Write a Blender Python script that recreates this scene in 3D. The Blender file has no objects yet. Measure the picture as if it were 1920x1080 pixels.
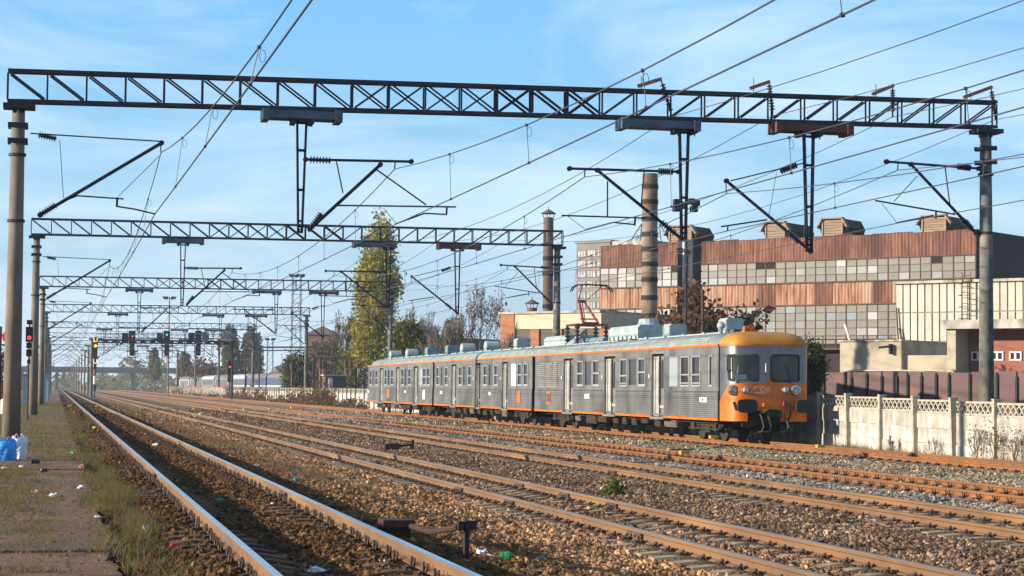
import bpy, math, random
import numpy as np
from mathutils import Vector, Matrix

random.seed(7); RNG = np.random.default_rng(11)
scene = bpy.context.scene
COL = scene.collection

# ------------------------------------------------------------------ camera
F = 3598.0; YAW, PITCH, ROLL = math.radians(13.341), math.radians(3.007), math.radians(0.5325)
CAM = np.array([0.0, 0.0, 1.73])
_cy, _sy, _cp, _sp = math.cos(YAW), math.sin(YAW), math.cos(PITCH), math.sin(PITCH)
FW = np.array([_sy*_cp, _cy*_cp, _sp]); _rt = np.array([_cy, -_sy, 0.0]); _up = np.cross(_rt, FW)
RT = math.cos(ROLL)*_rt + math.sin(ROLL)*_up; UP = -math.sin(ROLL)*_rt + math.cos(ROLL)*_up
cam_data = bpy.data.cameras.new('camera'); cam = bpy.data.objects.new('camera', cam_data); COL.objects.link(cam)
cam_data.sensor_width = 36; cam_data.lens = 36*F/1920; cam_data.clip_start = 0.5; cam_data.clip_end = 8000
M = Matrix.Identity(4)
for i in range(3):
    M[i][0], M[i][1], M[i][2], M[i][3] = RT[i], UP[i], -FW[i], CAM[i]
cam.matrix_world = M
scene.camera = cam

# ------------------------------------------------------------------ sky, sun, exposure
SUN_EL = math.radians(13.5); SUN_AZ = math.radians(-91.2)      # compass from +Y towards +X: sun on the left, square to the tracks
world = bpy.data.worlds.new('World'); scene.world = world; world.use_nodes = True
wn, wl = world.node_tree.nodes, world.node_tree.links
wn.clear()
w_out = wn.new('ShaderNodeOutputWorld'); w_bg = wn.new('ShaderNodeBackground'); w_sky = wn.new('ShaderNodeTexSky')
w_sky.sky_type = 'NISHITA'; w_sky.sun_disc = False
w_sky.sun_elevation = SUN_EL; w_sky.sun_rotation = SUN_AZ
w_sky.air_density = 1.0; w_sky.dust_density = 0.6; w_sky.ozone_density = 2.2; w_sky.altitude = 90
w_bg.inputs['Strength'].default_value = 0.105
w_tc = wn.new('ShaderNodeTexCoord'); w_map = wn.new('ShaderNodeMapping'); w_map.inputs['Scale'].default_value = (2.2, 1.6, 9.0)
w_map.inputs['Rotation'].default_value = (0.1, 0.25, 0.4)
w_no = wn.new('ShaderNodeTexNoise'); w_no.inputs['Scale'].default_value = 1.7; w_no.inputs['Detail'].default_value = 7; w_no.inputs['Roughness'].default_value = 0.62
w_no.inputs['Distortion'].default_value = 0.6
w_rmp = wn.new('ShaderNodeMapRange'); w_rmp.inputs['From Min'].default_value = 0.40; w_rmp.inputs['From Max'].default_value = 0.78
w_rmp.inputs['To Min'].default_value = 0.0; w_rmp.inputs['To Max'].default_value = 0.8
w_mix = wn.new('ShaderNodeMixRGB'); w_mix.inputs['Color2'].default_value = (4.7, 5.5, 6.2, 1)
# clear autumn air: the physical sky is blended with the measured blue of this day's sky, by height above the horizon all the way round
w_sx = wn.new('ShaderNodeSeparateXYZ'); w_gr = wn.new('ShaderNodeValToRGB'); w_sc = wn.new('ShaderNodeVectorMath'); w_sc.operation = 'SCALE'; w_sc.inputs['Scale'].default_value = 5.2
w_b = wn.new('ShaderNodeMixRGB'); w_b.inputs['Fac'].default_value = 0.86
for _ in range(4): w_gr.color_ramp.elements.new(.5)
SKY = [(0.0, (.46, .60, .72)), (0.03, (.43, .62, .80)), (0.10, (.34, .64, .90)), (0.2, (.205, .565, .98)), (0.45, (.07, .28, .66)), (1.0, (.03, .13, .38))]
for e_, (p_, c_) in zip(w_gr.color_ramp.elements, SKY): e_.position = p_; e_.color = (*c_, 1)
wl.new(w_tc.outputs['Generated'], w_sx.inputs[0]); wl.new(w_sx.outputs['Z'], w_gr.inputs['Fac']); wl.new(w_gr.outputs['Color'], w_sc.inputs[0])
wl.new(w_sky.outputs['Color'], w_b.inputs['Color1']); wl.new(w_sc.outputs['Vector'], w_b.inputs['Color2'])
wl.new(w_tc.outputs['Generated'], w_map.inputs['Vector']); wl.new(w_map.outputs['Vector'], w_no.inputs['Vector'])
wl.new(w_no.outputs['Fac'], w_rmp.inputs['Value']); wl.new(w_rmp.outputs['Result'], w_mix.inputs['Fac'])
wl.new(w_b.outputs['Color'], w_mix.inputs['Color1']); wl.new(w_mix.outputs['Color'], w_bg.inputs['Color'])
wl.new(w_bg.outputs['Background'], w_out.inputs['Surface'])
sun_data = bpy.data.lights.new('sun', 'SUN'); sun = bpy.data.objects.new('sun', sun_data); COL.objects.link(sun)
sun_data.energy = 5.0; sun_data.angle = math.radians(0.5); sun_data.color = (1.0, 0.87, 0.70)
_sd = Vector((math.sin(SUN_AZ)*math.cos(SUN_EL), math.cos(SUN_AZ)*math.cos(SUN_EL), math.sin(SUN_EL)))
sun.rotation_euler = _sd.to_track_quat('Z', 'Y').to_euler()
scene.view_settings.view_transform = 'Standard'; scene.view_settings.look = 'None'
scene.view_settings.gamma = 1.0; scene.view_settings.use_curve_mapping = False
scene.view_settings.exposure = 0.95

# ------------------------------------------------------------------ measuring helpers: photo pixel -> point of the place
def ray(x, y): return FW + RT*((x-960)/F) - UP*((y-540)/F)
def onY(x, y, Y): d = ray(x, y); return CAM + d*(Y/d[1])
def onX(x, y, X): d = ray(x, y); return CAM + d*(X/d[0])
def onZ(x, y, z): d = ray(x, y); return CAM + d*((z-CAM[2])/d[2])
def onD(x, y, D): return CAM + ray(x, y)*D          # at camera depth D

# ------------------------------------------------------------------ materials
MATS = {}
def mat(name, c, c2=None, scale=3.0, rough=0.75, metal=0.0, bump=0.0, rnd=0.0, stretch=(1, 1, 1), lo=0.38, hi=0.62, detail=6, spec=0.4, c3=None, s3=0.6, bscale=None, emit=None, trans=0.0, c3r=(.5, .68)):
    if name in MATS: return MATS[name]
    m = bpy.data.materials.new(name); m.use_nodes = True; MATS[name] = m
    n, l = m.node_tree.nodes, m.node_tree.links
    b = n['Principled BSDF']; b.inputs['Roughness'].default_value = rough; b.inputs['Metallic'].default_value = metal
    b.inputs['Specular IOR Level'].default_value = spec
    b.inputs['Base Color'].default_value = (*c, 1)
    if emit: b.inputs['Emission Color'].default_value = (*emit[0], 1); b.inputs['Emission Strength'].default_value = emit[1]
    if trans: b.inputs['Transmission Weight'].default_value = trans
    if c2 is None and not rnd and not bump: return m
    tc = n.new('ShaderNodeTexCoord'); mp = n.new('ShaderNodeMapping'); mp.inputs['Scale'].default_value = stretch
    l.new(tc.outputs['Object'], mp.inputs['Vector'])
    no = n.new('ShaderNodeTexNoise'); no.inputs['Scale'].default_value = scale; no.inputs['Detail'].default_value = detail; no.inputs['Roughness'].default_value = 0.6
    l.new(mp.outputs['Vector'], no.inputs['Vector'])
    col = None
    if c2 is not None:
        r = n.new('ShaderNodeMapRange'); r.inputs['From Min'].default_value = lo; r.inputs['From Max'].default_value = hi
        l.new(no.outputs['Fac'], r.inputs['Value'])
        mx = n.new('ShaderNodeMixRGB'); mx.inputs['Color1'].default_value = (*c, 1); mx.inputs['Color2'].default_value = (*c2, 1)
        l.new(r.outputs['Result'], mx.inputs['Fac']); col = mx.outputs['Color']
        if c3 is not None:
            n3 = n.new('ShaderNodeTexNoise'); n3.inputs['Scale'].default_value = s3; n3.inputs['Detail'].default_value = 5
            l.new(mp.outputs['Vector'], n3.inputs['Vector'])
            r3 = n.new('ShaderNodeMapRange'); r3.inputs['From Min'].default_value = c3r[0]; r3.inputs['From Max'].default_value = c3r[1]
            l.new(n3.outputs['Fac'], r3.inputs['Value'])
            m3 = n.new('ShaderNodeMixRGB'); m3.inputs['Color2'].default_value = (*c3, 1)
            l.new(r3.outputs['Result'], m3.inputs['Fac']); l.new(col, m3.inputs['Color1']); col = m3.outputs['Color']
    if rnd:
        oi = n.new('ShaderNodeObjectInfo'); r2 = n.new('ShaderNodeMapRange'); r2.inputs['To Min'].default_value = 1-rnd; r2.inputs['To Max'].default_value = 1+rnd
        l.new(oi.outputs['Random'], r2.inputs['Value'])
        hs = n.new('ShaderNodeHueSaturation'); l.new(r2.outputs['Result'], hs.inputs['Value'])
        if col is None: hs.inputs['Color'].default_value = (*c, 1)
        else: l.new(col, hs.inputs['Color'])
        col = hs.outputs['Color']
    if col is not None: l.new(col, b.inputs['Base Color'])
    if bump:
        bn = n.new('ShaderNodeTexNoise'); bn.inputs['Scale'].default_value = bscale or scale*4; bn.inputs['Detail'].default_value = 4
        l.new(tc.outputs['Object'], bn.inputs['Vector'])
        bp = n.new('ShaderNodeBump'); bp.inputs['Strength'].default_value = bump; bp.inputs['Distance'].default_value = 0.03
        l.new(bn.outputs['Fac'], bp.inputs['Height']); l.new(bp.outputs['Normal'], b.inputs['Normal'])
    return m

STEEL = mat('painted_steel', (0.014, 0.018, 0.036), (0.030, 0.028, 0.032), scale=2.5, rough=0.7, spec=0.25)
STEELB = mat('bluegrey_steel', (0.06, 0.10, 0.14), (0.04, 0.06, 0.085), scale=2, rough=0.6)
RUSTPL = mat('rusty_plate', (0.10, 0.035, 0.025), (0.06, 0.03, 0.03), scale=3, rough=0.8)
RUSTAR = mat('rusty_bracket', (0.30, 0.13, 0.07), (0.20, 0.10, 0.07), scale=6, rough=0.85)
MASTC = mat('spun_concrete', (0.215, 0.18, 0.14), (0.135, 0.11, 0.085), scale=2.2, rough=0.9, bump=0.25, c3=(0.16, 0.13, 0.10), s3=0.9, stretch=(1, 1, 0.35))
MASTD = mat('dark_concrete', (0.14, 0.14, 0.13), (0.065, 0.065, 0.065), scale=4, rough=0.9, bump=0.3, stretch=(1, 1, 0.8), c3=(0.22, 0.20, 0.16), s3=2.2)
PORC = mat('brown_porcelain', (0.035, 0.022, 0.03), rough=0.25, spec=0.6)
WIRE = mat('copper_wire', (0.035, 0.037, 0.05), rough=0.55)
RUST = mat('rail_rust', (0.225, 0.092, 0.028), (0.165, 0.067, 0.022), scale=1.2, rough=0.85, stretch=(1, 0.5, 1), c3=(0.15, 0.07, 0.035), s3=0.35, bump=0.15, bscale=30)
RUST2 = mat('rail_rust_greyed', (0.165, 0.092, 0.045), (0.125, 0.067, 0.032), scale=1.2, rough=0.85, c3=(0.22, 0.12, 0.05), s3=0.3, bump=0.15, bscale=30)
SHINY = mat('polished_rail', (0.62, 0.62, 0.64), (0.5, 0.5, 0.52), scale=4, rough=0.22, metal=1.0, stretch=(1, 0.05, 1))
SHINY2 = mat('dull_rail_head', (0.34, 0.29, 0.25), (0.26, 0.20, 0.16), scale=4, rough=0.45, metal=0.7, stretch=(1, 0.1, 1))
SLEEP = mat('sleeper_concrete', (0.30, 0.23, 0.15), (0.20, 0.15, 0.095), scale=5, rough=0.95, rnd=0.25, bump=0.3)
SLEEPD = mat('sleeper_wood', (0.12, 0.065, 0.035), (0.07, 0.04, 0.025), scale=5, rough=0.95, rnd=0.3, bump=0.4, stretch=(0.3, 3, 1))
CLIP = mat('clip_iron', (0.055, 0.035, 0.025), (0.10, 0.055, 0.03), scale=9, rough=0.8, rnd=0.2)
STAIN = mat('stainless_grey', (0.235, 0.229, 0.22), (0.175, 0.17, 0.162), scale=1.5, rough=0.45, metal=0.45, stretch=(1, 0.8, .5), c3=(0.095, 0.087, 0.075), s3=1.1, c3r=(.47, .72))
STAINL = mat('stainless_front', (0.20, 0.205, 0.22), (0.15, 0.155, 0.17), scale=2.5, rough=0.34, metal=0.8)
ROOFG = mat('roof_grey_green', (0.255, 0.30, 0.295), (0.19, 0.225, 0.225), scale=1.3, rough=0.7, c3=(0.14, 0.165, 0.165), s3=0.8)
ROOFB = mat('roof_box_blue', (0.13, 0.24, 0.27), (0.10, 0.18, 0.21), scale=2.5, rough=0.6)
ROOFL = mat('roof_box_pale', (0.33, 0.40, 0.39), (0.24, 0.30, 0.30), scale=2.5, rough=0.65)
ORANGE = mat('orange_paint', (0.62, 0.145, 0.001), (0.50, 0.115, 0.001), scale=1.6, rough=0.45, bump=0.03, c3=(0.30, 0.06, 0.006), s3=2.2, c3r=(.52, .75))
ORANGEY = mat('orange_dome_paint', (0.50, 0.215, 0.018), (0.41, 0.175, 0.016), scale=1.6, rough=0.5, c3=(0.42, 0.18, 0.03), s3=1.3)
ALU = mat('window_aluminium', (0.41, 0.40, 0.38), (0.32, 0.315, 0.30), scale=5, rough=0.45, metal=0.25)
DOORM = mat('door_aluminium', (0.28, 0.27, 0.25), (0.20, 0.195, 0.18), scale=2, rough=0.45, metal=0.4, stretch=(1, 1, 0.4))
GLASSD = mat('dark_window_glass', (0.018, 0.017, 0.018), (0.035, 0.03, 0.028), scale=1.2, rough=0.08, spec=0.5)
GLASSW = mat('cab_glass', (0.040, 0.052, 0.048), (0.014, 0.018, 0.018), scale=1.6, rough=0.05, spec=0.4)
BLANK = mat('blank_panel_paint', (0.24, 0.275, 0.29), rough=0.55)
WHITEP = mat('white_panel_paint', (0.66, 0.65, 0.62), rough=0.6)
BLACK = mat('black_rubber', (0.014, 0.014, 0.015), rough=0.8)
UNDER = mat('underframe_dirt', (0.038, 0.031, 0.025), (0.020, 0.017, 0.014), scale=4, rough=0.95, bump=0.4)
UNDERL = mat('underframe_box', (0.12, 0.107, 0.09), (0.07, 0.062, 0.052), scale=4, rough=0.9)
CHROME = mat('chrome_ring', (0.65, 0.65, 0.67), rough=0.2, metal=0.9)
LENS = mat('lamp_lens', (0.35, 0.38, 0.42), rough=0.08, spec=0.9)
YELLOW = mat('yellow_paint', (0.75, 0.50, 0.02), (0.55, 0.36, 0.03), scale=5, rough=0.6)
REDP = mat('red_paint', (0.42, 0.035, 0.04), (0.28, 0.03, 0.035), scale=6, rough=0.6)
WHITEW = mat('whitewashed_concrete', (0.60, 0.57, 0.53), (0.46, 0.43, 0.385), scale=1.6, rough=0.95, c3=(0.23, 0.21, 0.175), s3=1.3, c3r=(.41, .62), rnd=0.12, bump=0.25, bscale=9, stretch=(1, 1, 0.4))
GREYW = mat('weathered_concrete', (0.36, 0.33, 0.27), (0.48, 0.45, 0.40), scale=1.6, rough=0.95, c3=(0.17, 0.155, 0.12), s3=1.4, c3r=(.44, .64), rnd=0.1, bump=0.3, bscale=9, stretch=(1, 1, 0.4))
LATT = mat('lattice_concrete', (0.40, 0.36, 0.28), (0.29, 0.26, 0.20), scale=5, rough=0.95, bump=0.2)
BROWNF = mat('brown_sheet_metal', (0.13, 0.075, 0.072), (0.10, 0.06, 0.06), scale=1.1, rough=0.75, c3=(0.18, 0.085, 0.065), s3=0.8, rnd=0.12)
PLAT = mat('platform_asphalt', (0.195, 0.100, 0.050), (0.145, 0.075, 0.040), scale=1.1, rough=0.95, c3=(0.075, 0.06, 0.035), s3=0.5, bump=0.5, bscale=60)
def thin_leaf(m, f=.45):                                  # blades and leaves let the low sun through
    n, l = m.node_tree.nodes, m.node_tree.links
    if 'Translucent BSDF' not in n:
        b = n['Principled BSDF']; tr = n.new('ShaderNodeBsdfTranslucent'); mx = n.new('ShaderNodeMixShader'); mx.inputs[0].default_value = f
        l.new(b.inputs['Base Color'].links[0].from_socket, tr.inputs['Color']); l.new(b.outputs[0], mx.inputs[1]); l.new(tr.outputs[0], mx.inputs[2]); l.new(mx.outputs[0], n['Material Output'].inputs['Surface'])
    return m
GRASSM = thin_leaf(mat('grass_blades', (0.12, 0.135, 0.022), (0.20, 0.15, 0.045), scale=0.9, rough=0.9, c3=(0.07, 0.12, 0.018), s3=1.7))
DRYM = thin_leaf(mat('dry_weed_stems', (0.22, 0.15, 0.075), (0.13, 0.085, 0.05), scale=4, rough=0.95), .3)
LAMPR = mat('red_signal_light', (0.3, 0.0, 0.0), emit=((1, 0.02, 0.03), 2.0))
LAMPG = mat('green_signal_light', (0.0, 0.3, 0.1), emit=((0.05, 1, 0.45), 1.2))
LAMPY = mat('amber_signal_light', (0.3, 0.15, 0.0), emit=((1, 0.33, 0.01), 2.5))
BARK = mat('tree_bark', (0.13, 0.10, 0.075), (0.08, 0.06, 0.05), scale=4, rough=0.95)
BARKG = mat('pale_bark', (0.22, 0.18, 0.145), (0.15, 0.12, 0.10), scale=4, rough=0.95)

# ------------------------------------------------------------------ mesh building
class MB:
    def __init__(s): s.v = []; s.f = []; s.mi = []; s.cur = 0
    def add(s, vs, fs):
        o = len(s.v); s.v.extend([tuple(map(float, p)) for p in vs])
        s.f.extend([tuple(i+o for i in f) for f in fs]); s.mi.extend([s.cur]*len(fs)); return s
    def box(s, x0, x1, y0, y1, z0, z1):
        return s.add([(x0,y0,z0),(x1,y0,z0),(x1,y1,z0),(x0,y1,z0),(x0,y0,z1),(x1,y0,z1),(x1,y1,z1),(x0,y1,z1)],
                     [(0,3,2,1),(4,5,6,7),(0,1,5,4),(1,2,6,5),(2,3,7,6),(3,0,4,7)])
    def cbox(s, c, d): return s.box(c[0]-d[0]/2, c[0]+d[0]/2, c[1]-d[1]/2, c[1]+d[1]/2, c[2]-d[2]/2, c[2]+d[2]/2)
    def beam(s, p, q, w, h, side=None):
        p, q = np.array(p, float), np.array(q, float); d = q-p; L = np.linalg.norm(d)
        if L < 1e-6: return s
        d /= L; a = np.array(side if side is not None else (0, 1, 0), float)
        if abs(a@d) > 0.95: a = np.array((1, 0, 0), float)
        a = a-d*(a@d); a /= np.linalg.norm(a); b = np.cross(d, a)
        vs = [e+a*i*w/2+b*j*h/2 for e in (p, q) for i, j in ((-1,-1),(1,-1),(1,1),(-1,1))]
        return s.add(vs, [(0,3,2,1),(4,5,6,7),(0,1,5,4),(1,2,6,5),(2,3,7,6),(3,0,4,7)])
    def tube(s, p, q, r, n=8, r2=None, caps=True):
        p, q = np.array(p, float), np.array(q, float); d = q-p; L = np.linalg.norm(d)
        if L < 1e-7: return s
        d /= L; a = np.array((0, 0, 1.0)) if abs(d[2]) < 0.9 else np.array((1.0, 0, 0))
        a = a-d*(a@d); a /= np.linalg.norm(a); b = np.cross(d, a); r2 = r if r2 is None else r2
        vs = []
        for e, rr in ((p, r), (q, r2)):
            for k in range(n): t = 2*math.pi*k/n; vs.append(e+rr*(a*math.cos(t)+b*math.sin(t)))
        fs = [(k, (k+1) % n, n+(k+1) % n, n+k) for k in range(n)]
        if caps: fs += [tuple(reversed(range(n))), tuple(range(n, 2*n))]
        return s.add(vs, fs)
    def path(s, pts, r, n=6):
        for a, b in zip(pts[:-1], pts[1:]): s.tube(a, b, r, n)
        return s
    def wire(s, pts, r, n=4):                           # one continuous tube through points (mostly along Y)
        vs, fs = [], []
        for p in pts:
            for k in range(n): t = 2*math.pi*(k+.5)/n; vs.append((p[0]+r*math.cos(t), p[1], p[2]+r*math.sin(t)))
        for i in range(len(pts)-1):
            for k in range(n): fs.append((i*n+k, i*n+(k+1) % n, (i+1)*n+(k+1) % n, (i+1)*n+k))
        return s.add(vs, fs)
    def lathe(s, p, d, prof, n=10):                     # prof: (radius, distance along d)
        p = np.array(p, float); d = np.array(d, float); d /= np.linalg.norm(d)
        a = np.array((0, 0, 1.0)) if abs(d[2]) < 0.9 else np.array((1.0, 0, 0))
        a = a-d*(a@d); a /= np.linalg.norm(a); b = np.cross(d, a); vs, fs = [], []
        for r, t in prof:
            for k in range(n): g = 2*math.pi*k/n; vs.append(p+d*t+r*(a*math.cos(g)+b*math.sin(g)))
        for i in range(len(prof)-1):
            for k in range(n): fs.append((i*n+k, i*n+(k+1) % n, (i+1)*n+(k+1) % n, (i+1)*n+k))
        fs += [tuple(reversed(range(n))), tuple(range((len(prof)-1)*n, len(prof)*n))]
        return s.add(vs, fs)
    def prism(s, poly, ax, a0, a1):                     # poly in the two other axes (cyclic order x,y,z), extruded along ax
        def pt(u, v, w): return {0: (w, u, v), 1: (u, w, v), 2: (u, v, w)}[ax]
        n = len(poly); vs = [pt(u, v, a0) for u, v in poly]+[pt(u, v, a1) for u, v in poly]
        return s.add(vs, [tuple(reversed(range(n))), tuple(range(n, 2*n))]+[(k, (k+1) % n, n+(k+1) % n, n+k) for k in range(n)])
    def insul(s, p, q, r=0.085, sheds=8, n=8):
        p, q = np.array(p, float), np.array(q, float); L = np.linalg.norm(q-p); prof = [(r*.3, 0)]
        for k in range(sheds):
            t = L*(k+.5)/sheds; e = L/sheds*.5; prof += [(r*.45, t-e*.7), (r, t-e*.15), (r, t+e*.15), (r*.45, t+e*.5)]
        prof.append((r*.3, L)); return s.lathe(p, q-p, prof, n)
    def mesh(s, name, mats, smooth=False):
        me = bpy.data.meshes.new(name); me.from_pydata(s.v, [], s.f)
        for m in (mats if isinstance(mats, (list, tuple)) else [mats]): me.materials.append(m)
        if any(s.mi): me.polygons.foreach_set('material_index', s.mi)
        if smooth: me.polygons.foreach_set('use_smooth', [True]*len(me.polygons))
        me.update(); return me
    def build(s, name, mats, parent=None, smooth=False, local=False, kind=None, label=None):
        if parent is not None and not local:
            o = root_loc(parent); s.v = [(x-o[0], y-o[1], z-o[2]) for x, y, z in s.v]
        ob = link(name, s.mesh(name, mats, smooth), parent)
        if kind: ob['kind'] = kind
        if label: ob['label'] = label
        return ob

def root_loc(o):
    l = Vector((0, 0, 0))
    while o is not None: l += o.location; o = o.parent
    return l
def link(name, data, parent=None, loc=None):
    o = bpy.data.objects.new(name, data); COL.objects.link(o)
    if parent is not None: o.parent = parent
    if loc is not None: o.location = loc
    return o
def thing(name, label, cat, loc=(0, 0, 0), rz=0.0, group=None):
    o = link(name, None, None, [float(a) for a in loc]); o.rotation_euler = (0, 0, rz); o.empty_display_size = 0.3
    o['label'] = label; o['category'] = cat
    if group: o['group'] = group
    return o
def tag(o, label, cat, group=None):
    o['label'] = label; o['category'] = cat
    if group: o['group'] = group
    return o
def solo(mb, name, mats, loc, label, cat, group=None, smooth=False):     # a thing that is one mesh
    mb.v = [(x-loc[0], y-loc[1], z-loc[2]) for x, y, z in mb.v]
    o = link(name, mb.mesh(name, mats, smooth), None, [float(a) for a in loc]); return tag(o, label, cat, group)
def structure(mb, name, mats, smooth=False, kind='structure'):
    o = link(name, mb.mesh(name, mats, smooth)); o['kind'] = kind; return o
def copy_tree(o, parent=None):
    c = o.copy(); COL.objects.link(c)
    if parent is not None: c.parent = parent
    for ch in list(o.children): copy_tree(ch, c)
    return c

# ------------------------------------------------------------------ ground, platform, track bed
TRACKS = [(2.443, 0.294), (8.15, -0.07), (13.3, -0.08), (17.4, -0.08), (23.3, 0.0)]     # centre X, rail top Z
ZBX = [-90, 0.58, 0.66, 0.95, 1.5, 1.75, 2.0, 2.9, 3.1, 3.6, 4.4, 5.7, 6.6, 19.0, 21.6, 24.9, 25.5, 26.2, 90]
ZBZ = [0.10, 0.10, 0.10, 0.08, 0.11, 0.075, 0.075, 0.10, 0.085, 0.09, 0.06, -0.17, -0.255, -0.265, -0.19, -0.20, -0.22, -0.40, -0.40]
def zb(X): return np.interp(X, ZBX, ZBZ)
PLZ = 0.18

EARTH = mat('dry_earth', (0.13, 0.10, 0.065), (0.09, 0.075, 0.05), scale=0.5, rough=0.95, c3=(0.10, 0.10, 0.045), s3=0.12)
g = MB()
gy = [-60, 20, 60, 120, 250, 500, 1000, 2500]; gx = [-1500, -300, -90, 0, 60, 150, 400, 1500]
vs = [(x, y, -0.42) for y in gy for x in gx]
g.add(vs, [(j*8+i, j*8+i+1, (j+1)*8+i+1, (j+1)*8+i) for j in range(7) for i in range(7)])
structure(g, 'ground', EARTH)

def track_bed_material():
    m = bpy.data.materials.new('ballast_colours'); m.use_nodes = True
    n, l = m.node_tree.nodes, m.node_tree.links; b = n['Principled BSDF']; b.inputs['Roughness'].default_value = 0.95; b.inputs['Specular IOR Level'].default_value = 0.2
    ge = n.new('ShaderNodeNewGeometry'); sx = n.new('ShaderNodeSeparateXYZ'); l.new(ge.outputs['Position'], sx.inputs[0])
    no = n.new('ShaderNodeTexNoise'); no.inputs['Scale'].default_value = 0.5; no.inputs['Detail'].default_value = 4; l.new(ge.outputs['Position'], no.inputs['Vector'])
    ma = n.new('ShaderNodeMath'); ma.operation = 'MULTIPLY_ADD'; ma.inputs[1].default_value = 2.4; ma.inputs[2].default_value = -1.2
    l.new(no.outputs['Fac'], ma.inputs[0])
    ad = n.new('ShaderNodeMath'); ad.operation = 'ADD'; l.new(ma.outputs[0], ad.inputs[0]); l.new(sx.outputs['X'], ad.inputs[1])
    dv = n.new('ShaderNodeMath'); dv.operation = 'DIVIDE'; dv.inputs[1].default_value = 26.0; l.new(ad.outputs[0], dv.inputs[0])
    cr = n.new('ShaderNodeValToRGB'); l.new(dv.outputs[0], cr.inputs['Fac'])
    stops = [(0.5, (0.080, 0.042, 0.016)), (3.4, (0.10, 0.05, 0.018)), (4.6, (0.18, 0.095, 0.038)), (5.8, (0.29, 0.16, 0.075)), (7.4, (0.24, 0.13, 0.062)), (9.2, (0.14, 0.085, 0.05)),
             (11.0, (0.165, 0.105, 0.065)), (13.3, (0.14, 0.095, 0.06)), (15.0, (0.17, 0.14, 0.11)), (16.3, (0.20, 0.18, 0.155)), (18.6, (0.195, 0.172, 0.138)), (20.6, (0.215, 0.17, 0.11)), (22.6, (0.21, 0.155, 0.09)), (25.5, (0.13, 0.095, 0.06))]
    el = cr.color_ramp.elements
    while len(el) < len(stops): el.new(0.5)
    for e, (x, c) in zip(el, stops): e.position = x/26.0; e.color = (*c, 1)
    n2 = n.new('ShaderNodeTexNoise'); n2.inputs['Scale'].default_value = 1.1; n2.inputs['Detail'].default_value = 5; l.new(ge.outputs['Position'], n2.inputs['Vector'])
    m2 = n.new('ShaderNodeMapRange'); m2.inputs['From Min'].default_value = .36; m2.inputs['From Max'].default_value = .66; m2.inputs['To Min'].default_value = .55; m2.inputs['To Max'].default_value = 1.28; l.new(n2.outputs['Fac'], m2.inputs['Value'])
    v2 = n.new('ShaderNodeVectorMath'); v2.operation = 'SCALE'; l.new(cr.outputs['Color'], v2.inputs[0]); l.new(m2.outputs['Result'], v2.inputs['Scale'])
    return m, n, l, b, v2
STONE, n_, l_, b_, cr_ = track_bed_material()
oi = n_.new('ShaderNodeObjectInfo'); rr = n_.new('ShaderNodeValToRGB'); l_.new(oi.outputs['Random'], rr.inputs['Fac'])
for p, v in ((0.0, 0.45), (0.35, 0.8), (0.8, 1.35), (0.93, 1.9), (1.0, 3.0)):
    if p in (0.0, 1.0): e = rr.color_ramp.elements[0 if p == 0 else -1]
    else: e = rr.color_ramp.elements.new(p)
    e.color = (v/3, v/3, v/3, 1)
mm = n_.new('ShaderNodeMixRGB'); mm.blend_type = 'MULTIPLY'; mm.inputs['Fac'].default_value = 1.0
l_.new(cr_.outputs['Vector'], mm.inputs['Color1']); l_.new(rr.outputs['Color'], mm.inputs['Color2'])
vm = n_.new('ShaderNodeVectorMath'); vm.operation = 'SCALE'; vm.inputs['Scale'].default_value = 3.0
l_.new(mm.outputs['Color'], vm.inputs[0]); l_.new(vm.outputs['Vector'], b_.inputs['Base Color'])
BED, n_, l_, b_, cr_ = track_bed_material()
no = n_.new('ShaderNodeTexVoronoi'); no.inputs['Scale'].default_value = 14.0
ge = n_.new('ShaderNodeNewGeometry'); l_.new(ge.outputs['Position'], no.inputs['Vector'])
hs = n_.new('ShaderNodeMapRange'); hs.inputs['To Min'].default_value = 0.45; hs.inputs['To Max'].default_value = 1.5
sc_ = n_.new('ShaderNodeSeparateXYZ'); l_.new(no.outputs['Color'], sc_.inputs[0]); l_.new(sc_.outputs['X'], hs.inputs['Value'])
vm = n_.new('ShaderNodeVectorMath'); vm.operation = 'SCALE'; l_.new(cr_.outputs['Vector'], vm.inputs[0]); l_.new(hs.outputs['Result'], vm.inputs['Scale'])
l_.new(vm.outputs['Vector'], b_.inputs['Base Color'])
bp = n_.new('ShaderNodeBump'); bp.inputs['Distance'].default_value = 0.05; bp.inputs['Strength'].default_value = 1.0; l_.new(no.outputs['Distance'], bp.inputs['Height']); l_.new(bp.outputs['Normal'], b_.inputs['Normal'])

g = MB()
xs = np.concatenate([np.arange(0.62, 26.3, 0.3), [26.3]])
ys = np.concatenate([np.arange(3, 70, 0.35), np.arange(70, 160, 2.0), np.arange(160, 721, 20.0)])
XX, YY = np.meshgrid(xs, ys)
ZZ = zb(XX)+RNG.normal(0, 0.012, XX.shape)+0.02*np.sin(XX*2.1+YY*0.7)-0.035
nx, ny = len(xs), len(ys)
g.v = list(zip(XX.ravel().tolist(), YY.ravel().tolist(), ZZ.ravel().tolist()))
g.f = [(j*nx+i, j*nx+i+1, (j+1)*nx+i+1, (j+1)*nx+i) for j in range(ny-1) for i in range(nx-1)]; g.mi = [0]*len(g.f)
structure(g, 'track_bed', BED, smooth=True)

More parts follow.
